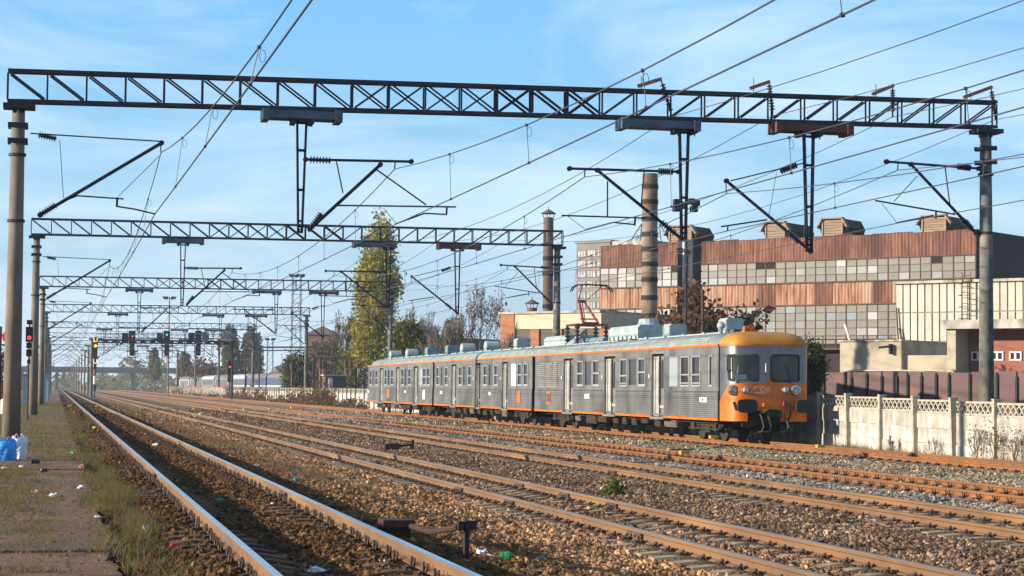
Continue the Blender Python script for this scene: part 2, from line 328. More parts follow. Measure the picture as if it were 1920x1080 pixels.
# platform: slabs of worn asphalt with open joints
pn, pl = PLAT.node_tree.nodes, PLAT.node_tree.links            # cracks and fine grit in the asphalt
ge = pn.new('ShaderNodeNewGeometry'); wv = pn.new('ShaderNodeTexNoise'); wv.inputs['Scale'].default_value = 2.2; wv.inputs['Detail'].default_value = 5; pl.new(ge.outputs['Position'], wv.inputs['Vector'])
wm = pn.new('ShaderNodeVectorMath'); wm.operation = 'MULTIPLY_ADD'; wm.inputs[1].default_value = (.5, .5, 0); pl.new(wv.outputs['Color'], wm.inputs[0]); pl.new(ge.outputs['Position'], wm.inputs[2])
vo = pn.new('ShaderNodeTexVoronoi'); vo.feature = 'DISTANCE_TO_EDGE'; vo.inputs['Scale'].default_value = .75; pl.new(wm.outputs['Vector'], vo.inputs['Vector'])
cr1 = pn.new('ShaderNodeMapRange'); cr1.inputs['From Max'].default_value = .022; cr1.inputs['To Min'].default_value = .35; pl.new(vo.outputs['Distance'], cr1.inputs['Value'])
gr = pn.new('ShaderNodeTexNoise'); gr.inputs['Scale'].default_value = 38; gr.inputs['Detail'].default_value = 3; pl.new(ge.outputs['Position'], gr.inputs['Vector'])
gm = pn.new('ShaderNodeMapRange'); gm.inputs['From Min'].default_value = .3; gm.inputs['From Max'].default_value = .7; gm.inputs['To Min'].default_value = .6; gm.inputs['To Max'].default_value = 1.4; pl.new(gr.outputs['Fac'], gm.inputs['Value'])
mu = pn.new('ShaderNodeMath'); mu.operation = 'MULTIPLY'; pl.new(cr1.outputs['Result'], mu.inputs[0]); pl.new(gm.outputs['Result'], mu.inputs[1])
bs = pn['Principled BSDF']; sv = pn.new('ShaderNodeVectorMath'); sv.operation = 'SCALE'; pl.new(bs.inputs['Base Color'].links[0].from_socket, sv.inputs[0]); pl.new(mu.outputs[0], sv.inputs['Scale']); pl.new(sv.outputs['Vector'], bs.inputs['Base Color'])
g = MB(); g.box(-60, 0.5, 2, 320, -0.3, 0.12); structure(g, 'platform_base', EARTH)
edges = [2, 9.3, 14.1, 18.5, 23.3, 29.9, 36.2, 42.5, 49, 56, 63, 71, 80, 90, 101, 113, 126, 140, 156, 174, 194, 216, 240, 280, 320]
for a, b in zip(edges[:-1], edges[1:]):
    for x0, x1 in ((-4.6, 0.58), (-12, -4.64), (-60, -12.04)):
        g = MB(); o = RNG.uniform(-0.012, 0.012); n = 14
        ex = [x1-abs(RNG.normal(0, 0.05)) if x1 > 0 else x1 for _ in range(n+1)]
        yy = np.linspace(a+0.03, b-0.03, n+1)
        for k in range(n):
            g.add([(x0, yy[k], 0.0), (ex[k], yy[k], 0.0), (ex[k+1], yy[k+1], 0.0), (x0, yy[k+1], 0.0),
                   (x0, yy[k], PLZ+o), (ex[k], yy[k], PLZ+o), (ex[k+1], yy[k+1], PLZ+o), (x0, yy[k+1], PLZ+o)],
                  [(4, 5, 6, 7), (1, 2, 6, 5)]+([(0, 1, 5, 4)] if k == 0 else [])+([(2, 3, 7, 6)] if k == n-1 else []))
        structure(g, 'platform', PLAT)

# ------------------------------------------------------------------ ballast stones (nobody could count them): instanced by geometry nodes
def stone_points():
    P = []
    tanL, tanR = math.tan(YAW-math.radians(15.9)), math.tan(YAW+math.radians(15.9))
    for y0, y1, dens, sz in ((13, 22, 800, 0.030), (22, 32, 720, 0.031), (32, 46, 540, 0.0335), (46, 66, 430, 0.031), (66, 100, 150, 0.042), (100, 160, 36, 0.062)):
        xr = min(25.4, y1*tanR); N = int((xr-0.75)*(y1-y0)*dens)
        X = RNG.uniform(0.75, xr, N); Y = RNG.uniform(y0, y1, N)
        keep = (X < Y*tanR) & (X > Y*tanL)
        for k, (tx, tz) in enumerate(TRACKS):
            for s in (-.7525, .7525): keep &= np.abs(X-(tx+s)) > (0.085 if Y.mean() < 40 else 0.1)
            ons = (np.abs(X-tx) < 1.22) & ((Y % 0.6) < 0.25)
            keep &= ~(ons & (RNG.random(N) > (1.2, 0.07, 0.12, 0.2, 0.12)[k]))
        keep &= ~((X < 1.15) & (RNG.random(N) > 0.35))
        X, Y = X[keep], Y[keep]
        S = sz*RNG.lognormal(0, 0.28, len(X)); S = np.clip(S, sz*.5, sz*1.7)
        Z = zb(X)-0.035+0.02*np.sin(X*2.1+Y*0.7)+RNG.uniform(-0.4, 0.75, len(X))*S
        P.append(np.stack([X, Y, Z, S], 1))
    return np.concatenate(P)
SP = stone_points()
me = bpy.data.meshes.new('ballast_stones'); me.vertices.add(len(SP)); me.vertices.foreach_set('co', SP[:, :3].astype(np.float32).ravel())
at = me.attributes.new('sz', 'FLOAT', 'POINT'); at.data.foreach_set('value', SP[:, 3].astype(np.float32)); me.materials.append(STONE); me.update()
so = link('ballast_stones', me); so['kind'] = 'stuff'
def stone_nodes():
    ng = bpy.data.node_groups.new('scatter_stones', 'GeometryNodeTree')
    ng.interface.new_socket('Geometry', in_out='INPUT', socket_type='NodeSocketGeometry'); ng.interface.new_socket('Geometry', in_out='OUTPUT', socket_type='NodeSocketGeometry')
    N, L = ng.nodes, ng.links; gi, go = N.new('NodeGroupInput'), N.new('NodeGroupOutput')
    g2i = N.new('GeometryNodeGeometryToInstance')
    for k, sc in enumerate(((1.15, 0.9, 0.72), (1.0, 0.8, 0.9), (1.35, 0.75, 0.6), (0.95, 1.0, 0.7))):
        ico = N.new('GeometryNodeMeshIcoSphere'); ico.inputs['Subdivisions'].default_value = 2 if k < 2 else 1
        pos = N.new('GeometryNodeInputPosition'); off = N.new('ShaderNodeVectorMath'); off.operation = 'ADD'; off.inputs[1].default_value = (k*3.7, k*1.9, -k*2.3)
        no = N.new('ShaderNodeTexNoise'); no.inputs['Scale'].default_value = 0.9; no.inputs['Detail'].default_value = 1
        L.new(pos.outputs[0], off.inputs[0]); L.new(off.outputs[0], no.inputs['Vector'])
        sub = N.new('ShaderNodeVectorMath'); sub.operation = 'SUBTRACT'; sub.inputs[1].default_value = (.5, .5, .5); L.new(no.outputs['Color'], sub.inputs[0])
        scl = N.new('ShaderNodeVectorMath'); scl.operation = 'SCALE'; scl.inputs['Scale'].default_value = 1.9; L.new(sub.outputs[0], scl.inputs[0])
        sp = N.new('GeometryNodeSetPosition'); L.new(ico.outputs['Mesh'], sp.inputs['Geometry']); L.new(scl.outputs[0], sp.inputs['Offset'])
        tr = N.new('GeometryNodeTransform'); tr.inputs['Scale'].default_value = sc; L.new(sp.outputs[0], tr.inputs['Geometry'])
        sm = N.new('GeometryNodeSetMaterial'); sm.inputs['Material'].default_value = STONE; L.new(tr.outputs[0], sm.inputs['Geometry'])
        ss = N.new('GeometryNodeSetShadeSmooth'); ss.inputs['Shade Smooth'].default_value = False; L.new(sm.outputs[0], ss.inputs['Geometry'])
        L.new(ss.outputs[0], g2i.inputs[0])
    iop = N.new('GeometryNodeInstanceOnPoints'); iop.inputs['Pick Instance'].default_value = True
    rv = N.new('FunctionNodeRandomValue'); rv.data_type = 'FLOAT_VECTOR'; rv.inputs['Max'].default_value = (6.28, 6.28, 6.28)
    ri = N.new('FunctionNodeRandomValue'); ri.data_type = 'INT'
    for s in ri.inputs:
        if s.type == 'INT' and s.name == 'Max': s.default_value = 3
        if s.type == 'INT' and s.name == 'Seed': s.default_value = 5
    na = N.new('GeometryNodeInputNamedAttribute'); na.data_type = 'FLOAT'; na.inputs['Name'].default_value = 'sz'
    L.new(gi.outputs[0], iop.inputs['Points']); L.new(g2i.outputs[0], iop.inputs['Instance'])
    L.new([o for o in rv.outputs if o.type == 'VECTOR'][0], iop.inputs['Rotation'])
    L.new([o for o in ri.outputs if o.type == 'INT'][0], iop.inputs['Instance Index'])
    L.new(na.outputs[0], iop.inputs['Scale']); L.new(iop.outputs[0], go.inputs[0])
    return ng
md = so.modifiers.new('stones', 'NODES'); md.node_group = stone_nodes()

# ------------------------------------------------------------------ tracks: rails, sleepers, fastenings
RP = [(-.0625, -.149), (.0625, -.149), (.0625, -.138), (.012, -.118), (.009, -.055), (.034, -.042), (.035, -.008), (.026, 0), (-.026, 0), (-.035, -.008), (-.034, -.042), (-.009, -.055), (-.012, -.118), (-.0625, -.138)]
def rail_mesh(name, x, z, y0, y1, mats):
    g = MB(); n = len(RP); yy = np.concatenate([np.arange(y0, 80, 4.0), np.arange(80, y1, 25.0), [y1]]); vs = [(x+u, y, z+v) for y in yy for u, v in RP]
    fs, mi = [], []
    for j in range(len(yy)-1):
        for k in range(n):
            fs.append((j*n+k, j*n+(k+1) % n, (j+1)*n+(k+1) % n, (j+1)*n+k)); mi.append(1 if k in (6, 7, 8) else 0)
    fs.append(tuple(reversed(range(n)))); mi.append(0)
    g.v, g.f, g.mi = vs, fs, mi; return g
def sleeper_mesh(name, m):
    g = MB()                                           # profile along X: thick under the rails, waisted in the middle
    st = [(-1.25, .0), (-1.0, .02), (-.45, .02), (-.2, -.025), (.2, -.025), (.45, .02), (1.0, .02), (1.25, .0)]
    vs = []
    for x, t in st: vs += [(x, -.14, -.2), (x, .14, -.2), (x, .105, t-.02), (x, -.105, t-.02)]
    fs = [(4*i+k, 4*i+(k+1) % 4, 4*i+4+(k+1) % 4, 4*i+4+k) for i in range(len(st)-1) for k in range(4)]+[(3, 2, 1, 0), (28, 29, 30, 31)]
    return g.add(vs, fs).mesh(name, m)
def fastening_mesh(hook=False):
    g = MB(); g.box(-.19, .19, -.08, .08, -.005, .028)
    for s in (-1, 1):
        g.tube((s*.105, 0, .02), (s*.105, 0, .115 if hook else .095), .019, 6); g.box(min(s*.045, s*.15), max(s*.045, s*.15), -.05, .05, .045, .068)
        g.tube((s*.165, .045, .02), (s*.165, .045, .06), .018, 5); g.tube((s*.165, -.045, .02), (s*.165, -.045, .06), .018, 5)
        if hook:
            for d in (-1, 1): g.tube((s*.09, d*.03, .05), (s*.09, d*.085, .105), .015, 5); g.tube((s*.09, d*.085, .105), (s*.09, d*.075, .14), .013, 5)
        else:
            g.tube((s*.09, -.085, .055), (s*.09, .085, .055), .02, 5)
    return g.mesh('rail_fastening', CLIP)
SL_M = [sleeper_mesh('sleeper', m) for m in (SLEEPD, SLEEP)]; FA_M = [fastening_mesh(False), fastening_mesh(True)]
JM = MB().box(-.052, .052, -.3, .3, -.125, -.045)
for k in range(4): JM.tube((-.075, -.24+.16*k, -.085), (.075, -.24+.16*k, -.085), .016, 6)
JOINT = JM.mesh('fishplate', CLIP)
tl = ['nearest railway track beside the weedy platform, its rail heads polished bright', 'second railway track from the platform with dull bright heads and tan ballast', 'third railway track from the platform, brown rails on concrete sleepers',
      'fourth railway track from the platform, hooked clips standing against orange rails', 'rusty orange railway track under the grey and orange train']
for k, (tx, tz) in enumerate(TRACKS):
    t = thing('railway_track', tl[k], 'railway track', (tx, 0, tz), group='parallel railway tracks')
    rm = (RUST2, RUST2, RUST2, RUST, RUST)[k]; hm = (SHINY, SHINY2, RUST2, RUST2, RUST)[k]
    for s in (-.7525, .7525): rail_mesh('rail', tx+s, tz, 4, 700, None).build('rail', [rm if s > 0 or k != 2 else rm, hm], t)
    ystart = max(12.0, tx/0.56-3); yk = math.ceil(ystart/0.6)*0.6
    for i in range(150):
        y = yk+i*0.6
        sl = link('sleeper', SL_M[0 if k == 0 else 1], t, (RNG.uniform(-.03, .03), y+0.125, -.150 if k else -.178)); sl.rotation_euler = (0, 0, RNG.normal(0, .012))
        for s in (-.7525, .7525): link('rail_fastening', FA_M[1 if k in (0, 3) else 0], sl, (s, 0, -.027))
    g = MB(); y = yk+150*.6
    while y < 300: g.cbox((tx, y+.12, tz-.27), (2.5, .22, .2)); y += .6
    g.build('far_sleepers', SLEEPD if k == 0 else SLEEP, t, kind='stuff')
    for s, yj in {0: ((.7525, 27.2), (-.7525, 33)), 1: ((-.7525, 31.1), (-.7525, 35.2), (.7525, 36.6), (.7525, 33.2), (.7525, 30.2), (-.7525, 24.0)), 2: ((-.7525, 42.6), (.7525, 40.4)), 3: ((-.7525, 61), (.7525, 52), (-.7525, 45.5)), 4: ((-.7525, 51.7), (.7525, 51.2), (-.7525, 79))}[k]:
        link('fishplate', JOINT, t, (s, yj, 0))

# ------------------------------------------------------------------ weeds and grass on the platform side
def blades(name, mat_, pts, h, w, lean=0.5, smear=None):
    N = len(pts); a = RNG.uniform(0, 6.283, N); hh = h*RNG.lognormal(0, .35, N); ww = w*RNG.uniform(.7, 1.3, N)
    le = RNG.normal(0, lean, (N, 2))*hh[:, None]; b = np.stack([np.cos(a)*ww, np.sin(a)*ww], 1)
    V = np.zeros((N, 3, 3)); V[:, 0, :2] = pts[:, :2]-b; V[:, 1, :2] = pts[:, :2]+b; V[:, 2, :2] = pts[:, :2]+le
    V[:, 0, 2] = V[:, 1, 2] = pts[:, 2]-.01; V[:, 2, 2] = pts[:, 2]+hh
    g = MB(); g.v = V.reshape(-1, 3).tolist(); g.f = [(3*i, 3*i+1, 3*i+2) for i in range(N)]; g.mi = [0]*N
    o = structure(g, name, mat_, kind='stuff'); return o
def clump(N, fx, fy, spread, zf):
    c = np.stack([fx, fy], 1); i = RNG.integers(0, len(c), N); p = c[i]+RNG.normal(0, 1, (N, 2))*spread
    return np.stack([p[:, 0], p[:, 1], zf(p[:, 0])], 1)
zf = lambda X: np.where(X < 0.58, PLZ, np.interp(X, [0.58, 0.7, 1.2, 1.6], [0.17, 0.12, 0.09, 0.09]))
cy = np.concatenate([RNG.uniform(15, 45, 260), RNG.uniform(24, 34, 120), RNG.uniform(45, 120, 200)])
cx = 0.82+RNG.normal(0, .15, len(cy))+0.12*np.sin(cy*.9)
blades('platform_edge_weeds', GRASSM, clump(11500, cx, cy, (.05, .11), zf), .075, .005, lean=.7)
blades('dry_edge_weeds', DRYM, clump(9000, cx, cy, (.10, .2), zf), .085, .004, lean=.8)
pk = np.concatenate([RNG.uniform(70, 180, 500), RNG.uniform(40, 75, 260)]); px_ = RNG.uniform(-4, .6, len(pk))
blades('platform_grass', GRASSM, clump(26000, px_, pk, (.25, .5), lambda X: np.full_like(X, PLZ)), .055, .010)
cj, cjx = [], []
for e in edges[2:12]:
    n = 40; cj.append(e+RNG.normal(0, .04, n)); cjx.append(RNG.uniform(-4.5, .5, n))
cj.append(RNG.normal(26.5, 1.6, 70)); cjx.append(RNG.normal(-.5, .33, 70)); cj.append(RNG.normal(34.5, 2.0, 90)); cjx.append(RNG.normal(-.75, .35, 90)); cj.append(RNG.normal(20.7, 1.1, 40)); cjx.append(RNG.normal(-.12, .12, 40))
cj.append(RNG.normal(16.6, .4, 40)); cjx.append(RNG.normal(-.45, .25, 40))
blades('joint_grass', DRYM, clump(9000, np.concatenate(cjx), np.concatenate(cj), (.10, .05), lambda X: np.full_like(X, PLZ)), .024, .006, lean=1.2)
cj = np.concatenate([RNG.normal(27, 2.2, 60), RNG.normal(34.5, 2.5, 80), RNG.normal(20.8, 1.2, 24)]); cjx = np.concatenate([RNG.normal(-.6, .35, 60), RNG.normal(-.8, .4, 80), RNG.normal(-.15, .14, 24)])
blades('asphalt_grass', GRASSM, clump(5200, cjx, cj, (.10, .16), lambda X: np.full_like(X, PLZ)), .034, .005, lean=.9)
lx = np.stack([RNG.uniform(-4, .58, 6500), RNG.uniform(14, 60, 6500), np.full(6500, PLZ+.012)], 1)
blades('leaf_litter', DRYM, lx, .012, .014, lean=2.5)
cy = np.concatenate([RNG.uniform(34, 75, 60), RNG.uniform(75, 190, 130)]); cx = 5.0+RNG.normal(0, .5, len(cy))
blades('trackside_weeds', DRYM, clump(14000, cx, cy, (.25, .5), lambda X: zb(X)), .10, .008)
cy = RNG.uniform(42, 220, 260); cx = 25.35+RNG.normal(0, .12, len(cy))
blades('wall_foot_weeds', DRYM, clump(14000, cx, cy, (.10, .5), lambda X: zb(X)), .22, .008)

# ------------------------------------------------------------------ catenary gantries
G1Y = 50.6; GYS = [50.6, 99.4, 152.0, 205.0, 262.0]; GX0, GX1 = -1.07, 26.05
def g1(x, y): p = onY(x, y, G1Y); return (p[0], p[2])
PX = lambda pts: [g1(*p) for p in pts]
def at(pts, Y): return [(x, Y, z) for x, z in pts]
HANG = [(PX([(493, 205), (637, 219)]), STEELB), (PX([(1162, 224), (1305, 240)]), STEELB), (PX([(1450, 233), (1590, 248)]), RUSTPL)]
DROPS = [PX([(557, 222), (559, 437), (575, 222), (566, 437)]), PX([(1274, 240), (1278, 449), (1291, 240), (1285, 449)]), PX([(1507, 250), (1513, 472), (1525, 250), (1521, 472)])]
CANT = [
 dict(tubes=[([(75, 403), (303, 268)], .045), ([(122, 376), (145, 367), (232, 373)], .02), ([(220, 370), (219, 388)], .028), ([(57, 250), (300, 265)], .018), ([(301, 268), (302, 288)], .016)],
      ins=[[(76, 402), (105, 384)], [(72, 253), (106, 260)]], steady=[(219, 387), (252, 392), (290, 401)], thin=[[(112, 262), (119, 371)], [(299, 292), (222, 368)]]),
 dict(tubes=[([(573, 299), (771, 303)], .036), ([(581, 430), (713, 309)], .046), ([(631, 303), (643, 362)], .018), ([(706, 318), (799, 384)], .021), ([(628, 385), (855, 388)], .022), ([(838, 388), (837, 403)], .028), ([(741, 303), (740, 316)], .018)],
      ins=[[(580, 299), (621, 301)], [(583, 427), (603, 400)]], steady=[(836, 402), (796, 400), (741, 420)], thin=[[(719, 390), (740, 416)]]),
 dict(tubes=[([(1272, 322), (1068, 316)], .036), ([(1277, 447), (1120, 319)], .046), ([(1208, 322), (1202, 385)], .018), ([(1139, 340), (1139, 406)], .021), ([(1213, 409), (1053, 404)], .022), ([(1191, 409), (1190, 423)], .028), ([(1097, 317), (1096, 331)], .018)],
      ins=[[(1234, 321), (1262, 322)], [(1240, 416), (1266, 438)]], steady=[(1190, 421), (1150, 417), (1097, 431)], thin=[[(1064, 405), (1096, 429)]]),
 dict(tubes=[([(1362, 339), (1520, 471)], .046), ([(1438, 412), (1352, 425)], .022), ([(1506, 306), (1370, 339)], .018), ([(1361, 341), (1362, 362)], .016)],
      ins=[[(1463, 321), (1494, 309)], [(1478, 436), (1499, 454)]], steady=[(1365, 423), (1364, 432)], thin=[[(1456, 324), (1441, 408)]]),
 dict(tubes=[([(1835, 316), (1662, 303)], .036), ([(1830, 437), (1708, 308)], .046), ([(1772, 313), (1781, 383)], .018), ([(1720, 330), (1676, 378)], .012), ([(1791, 402), (1641, 376)], .024), ([(1755, 397), (1755, 410)], .028), ([(1684, 305), (1683, 318)], .018)],
      ins=[[(1795, 312), (1820, 315)], [(1803, 411), (1823, 430)]], steady=[(1750, 404), (1680, 418)], thin=[[(1653, 381), (1680, 415)]]),
]
for c in CANT:
    c['tubes'] = [(PX(p), r) for p, r in c['tubes']]; c['ins'] = [PX(p) for p in c['ins']]; c['steady'] = PX(c['steady']); c['thin'] = [PX(p) for p in c['thin']]
BRK = [PX(p) for p in ([(1193, 163), (1238, 149), (1240, 158), (1256, 217)], [(1403, 167), (1441, 154), (1440, 160), (1446, 215)], [(1632, 178), (1673, 161), (1671, 169), (1671, 217)], [(1803, 184), (1857, 164), (1856, 172), (1863, 222)])]

def gantry(Y, label, zl=(8.90, 9.81), zr=(9.38, 10.22), simple=False, brackets=False, nland=28):
    t = thing('catenary_gantry', label, 'overhead gantry', (GX0, Y, PLZ), group='catenary gantries spanning the tracks')
    lo = lambda x: zl[0]+(zr[0]-zl[0])*(x-GX0)/(GX1-GX0); hi = lambda x: zl[1]+(zr[1]-zl[1])*(x-GX0)/(GX1-GX0)
    for x, m, zf_ in ((GX0, MASTC, PLZ-.2), (GX1, MASTD, -.5)):
        g = MB(); g.tube((x, Y, zf_), (x, Y, lo(x)-.12), .235, 20, .165); g.build('mast', m, t, smooth=False if simple else True)
        g = MB(); z = lo(x)
        g.box(x-.38, x+.42, Y-.3, Y+.3, z-.13, z-.012); g.box(x-.14, x+.14, Y-.16, Y+.16, z-.24, z-.13)
        g.build('mast_cap', STEEL, t)
        for d in (.55, .95): g = MB(); g.box(x-.25, x+.25, Y-.22, Y-.17, z-d-.08, z-d+.05); g.box(x-.25, x+.25, Y+.17, Y+.22, z-d-.08, z-d+.05); g.box(x-.19, x+.19, Y-.18, Y+.18, z-d-.06, z-d+.03); g.build('mast_clamp', STEEL, t)
        g = MB()
        for d in (1.35, 3.05): g.lathe((x, Y, z-d), (0, 0, 1), [(.222, 0), (.222, .07)], 12)
        g.build('mast_band', STEEL, t)
    xs = np.linspace(GX0-.28, GX1+.28, nland+1); D = .17
    for s in (-1, 1):
        for f in (lo, hi):
            g = MB(); g.beam((xs[0], Y+s*D, f(xs[0])+(.06 if f is lo else -.06)), (xs[-1], Y+s*D, f(xs[-1])+(.06 if f is lo else -.06)), .08, .085); g.build('truss_chord', STEEL, t)
    lat = MB(); w = .045
    for i in range(nland+1):
        for s in (-1, 1):
            x = xs[i]; ss = s*(D-.0)
            segs = [('truss_post', (x, lo(x)+.12), (x, hi(x)-.12))]
            if i < nland:
                x2 = xs[i+1]
                if i <= 15: segs.append(('truss_diagonal', (x+.06, hi(x)-.12), (x2-.06, lo(x2)+.12)))
                if i >= 9 and i != 14: segs.append(('truss_diagonal', (x+.06, lo(x)+.12), (x2-.06, hi(x2)-.12)))
            for n, a, b in segs:
                off = ss+(.03 if n == 'truss_diagonal' else -.03)*s
                if simple: lat.beam((a[0], Y+off, a[1]), (b[0], Y+off, b[1]), w, w)
                else: MB().beam((a[0], Y+off, a[1]), (b[0], Y+off, b[1]), w*.6, w*(1.5 if i in (13, 14, 15) else 1)).build(n, STEEL, t)
    if simple: lat.build('truss_lattice', STEEL, t, kind='stuff')
    g = MB()
    for i in range(nland):
        for f, e in ((lo, .06), (hi, -.06)):
            g.beam((xs[i], Y-D+.05, f(xs[i])+e), (xs[i+1], Y+D-.05, f(xs[i+1])+e), .03, .04)
    g.build('cross_lacing', STEELB, t, kind='stuff')
    off = lo(7)-(8.90+(9.38-8.90)*(7-GX0)/(GX1-GX0))
    for (a, b), m in HANG:
        zt = lo((a[0]+b[0])/2)-.02
        g = MB(); g.box(a[0], b[0], Y-.32, Y-.06, zt-.21, zt); g.box(a[0], b[0], Y+.06, Y+.32, zt-.21, zt)
        for x in (a[0]+.06, b[0]-.06): g.box(x-.09, x+.09, Y-.36, Y+.36, zt-.27, zt+.03)
        g.build('hanger_beam', m, t)
    for d in DROPS:
        g = MB(); (ax, az), (bx, bz), (cx, cz), (dx, dz) = d; top = lo(ax)-.05
        for yy in (-.05, .05):
            g.beam((ax, Y+yy, top), (bx, Y+yy, bz), .04, .05); g.beam((cx, Y+yy, top), (dx, Y+yy, dz), .04, .05)
        for k, u in enumerate((.08, .31, .64, .90, .945, .99)):
            x0, x1 = ax+(bx-ax)*u, cx+(dx-cx)*u; z = top+(bz-top)*u; h = .06 if u < .9 else .05
            g.box(x0-.02, x1+.02, Y-.07, Y+.07, z-h/2, z+h/2)
        for q in (ax-.17, cx+.05): g.box(q, q+.12, Y-.3, Y+.3, top-.3, top-.16); g.tube((q+.06, Y-.2, top-.38), (q+.06, Y-.2, top+.02), .02, 6)
        g.build('drop_post', STEEL, t)
    for ci, c in enumerate(CANT):
        g = MB()
        for pts, r in c['tubes']: g.path(at(pts, Y), r, 6 if simple else 8)
        for p in c['thin']: g.path(at(p, Y), .008, 4)
        for pts, r in c['tubes']:
            if r > .03:
                for e in (pts[0], pts[-1]): g.tube((e[0], Y-.05, e[1]), (e[0], Y+.05, e[1]), .07, 8)
        ct = g.build('cantilever', STEEL, t)
        for p in c['ins']:
            a, b = at(p, Y); MB().insul(a, b, .10, 7, 6 if simple else 8).build('insulator', PORC, ct)
        MB().path(at(c['steady'], Y), .021, 6).build('steady_arm', STEEL, ct)
    if brackets:
        for b in BRK:
            g = MB(); g.beam((b[0][0], Y-.1, b[0][1]), (b[1][0], Y-.1, b[1][1]), .08, .10); g.tube((b[0][0]+.12, Y-.1, b[0][1]-.1), (b[0][0]+.12, Y-.1, b[0][1]+.3), .015, 5)
            br = g.build('feeder_bracket', RUSTAR, t)
            MB().insul((b[2][0], Y-.1, b[2][1]), (b[3][0], Y-.1, b[3][1]+.1), .085, 9, 8).build('insulator', PORC, br)
            MB().tube((b[1][0]-.03, Y-.1, b[1][1]), (b[2][0], Y-.1, b[2][1]), .02, 6).tube((b[3][0], Y-.1, b[3][1]+.12), (b[3][0], Y-.1, b[3][1]-.06), .025, 6).build('insulator_hook', STEEL, br)
    return t
ordn = ['nearest and largest catenary gantry, across the top of the photo with rusty brackets', 'second catenary gantry, its right mast behind the silver train', 'third catenary gantry, its right mast before the yellow poplar',
        'fourth catenary gantry, ending left of the brick water tower', 'fifth catenary gantry, low over the far signal bridge']
for k, Y in enumerate(GYS):
    zl, zr = ((8.92, 9.82), (9.36, 10.2)) if k == 0 else ((9.22, 10.12), (9.38, 10.26))
    gantry(Y, ordn[k], zl, zr, simple=(k > 2), brackets=(k == 0))
for k, Y in enumerate((318., 372., 428.)):
    gantry(Y, ['sixth catenary gantry, small and hazy beyond the signal bridge', 'seventh catenary gantry, tiny in the haze past the signal bridge', 'farthest hazy catenary gantry down the line'][k], (9.22, 10.12), (9.38, 10.26), simple=True)

# ------------------------------------------------------------------ overhead wires
MESS = [g1(302, 286), g1(740, 317), g1(1096, 332), g1(1363, 363), g1(1683, 319)]
CONT = [g1(290, 402), g1(741, 421), g1(1097, 432), g1(1364, 433), g1(1680, 419)]
NEARX = [(3.0, 3.1), (8.6, 8.5), (14.1, 14.0), (18.3, 18.3), (23.3, 23.3)]
wl_names = ['overhead wires of the nearest track, leaving the photo at top left', 'overhead wires of the second track, crossing the near gantry at its middle', 'overhead wires of the third track, crossing the near gantry beside a rusty bracket',
            'overhead wires of the fourth track, right of the third hanging post', 'overhead wires above the train, lowest set at the right edge']
WY = [-2.4]+GYS+[318., 372., 428., 480.]
for k in range(5):
    t = thing('catenary_line', wl_names[k], 'overhead wire', (MESS[k][0], G1Y, MESS[k][1]), group='overhead wires above the tracks')
    ms, ct = MB(), MB(); dr = []
    mp, cp = [], []
    for i in range(len(WY)-1):
        y0, y1 = WY[i], WY[i+1]; n = 14 if i < 3 else 8
        for j in range(n+(1 if i == len(WY)-2 else 0)):
            u = j/n; y = y0+(y1-y0)*u
            xa = lambda q, base: (base[0] if q > 0 else NEARX[k][0 if base is CONT[k] else 1])
            mx = xa(i, MESS[k])*(1-u)+xa(i+1, MESS[k])*u; cx = xa(i, CONT[k])*(1-u)+xa(i+1, CONT[k])*u
            mz = MESS[k][1]-4*(1.0 if k else 1.15)*u*(1-u); cz = CONT[k][1]-.06*4*u*(1-u)
            mp.append((mx, y, mz)); cp.append((cx, y, cz))
            if i < 5 and j > 0 and j % (2 if i < 3 else 2) == 0: dr.append(((mx, y, mz), (cx, y, cz)))
    ms.wire(mp, .0135, 4).build('messenger_wire', WIRE, t); ct.wire(cp, .0145, 4).build('contact_wire', WIRE, t)
    for a, b in dr:
        g = MB(); g.tube(a, b, .0075, 4); g.cbox(a, (.05, .05, .05)); g.cbox(b, (.05, .05, .05))
        for q in range(6):
            e0, e1 = q/6*6.283, (q+1)/6*6.283; g.tube((a[0]+.05+.05*math.cos(e0), a[1], a[2]-.13+.1*math.sin(e0)), (a[0]+.05+.05*math.cos(e1), a[1], a[2]-.13+.1*math.sin(e1)), .005, 3)
        g.build('dropper', WIRE, t)
FY = [-3, 50.5, 99.3, 151.9]
fl = ['feeder wire on the first rusty bracket of the near gantry', 'feeder wire on the second rusty bracket of the near gantry', 'feeder wire on the third rusty bracket of the near gantry', 'feeder wire on the bracket above the right mast']
for k, b in enumerate(BRK):
    pts = []
    for i in range(3):
        for j in range(10): u = j/10; pts.append((b[3][0], FY[i]+(FY[i+1]-FY[i])*u, b[3][1]-.05-(.7 if i == 0 else .9)*4*u*(1-u)))
    solo(MB().wire(pts, .012, 4), 'feeder_wire', WIRE, (b[3][0], 50.5, b[3][1]), fl[k], 'overhead wire', 'overhead feeder wires')
# cross-span stay from the right mast

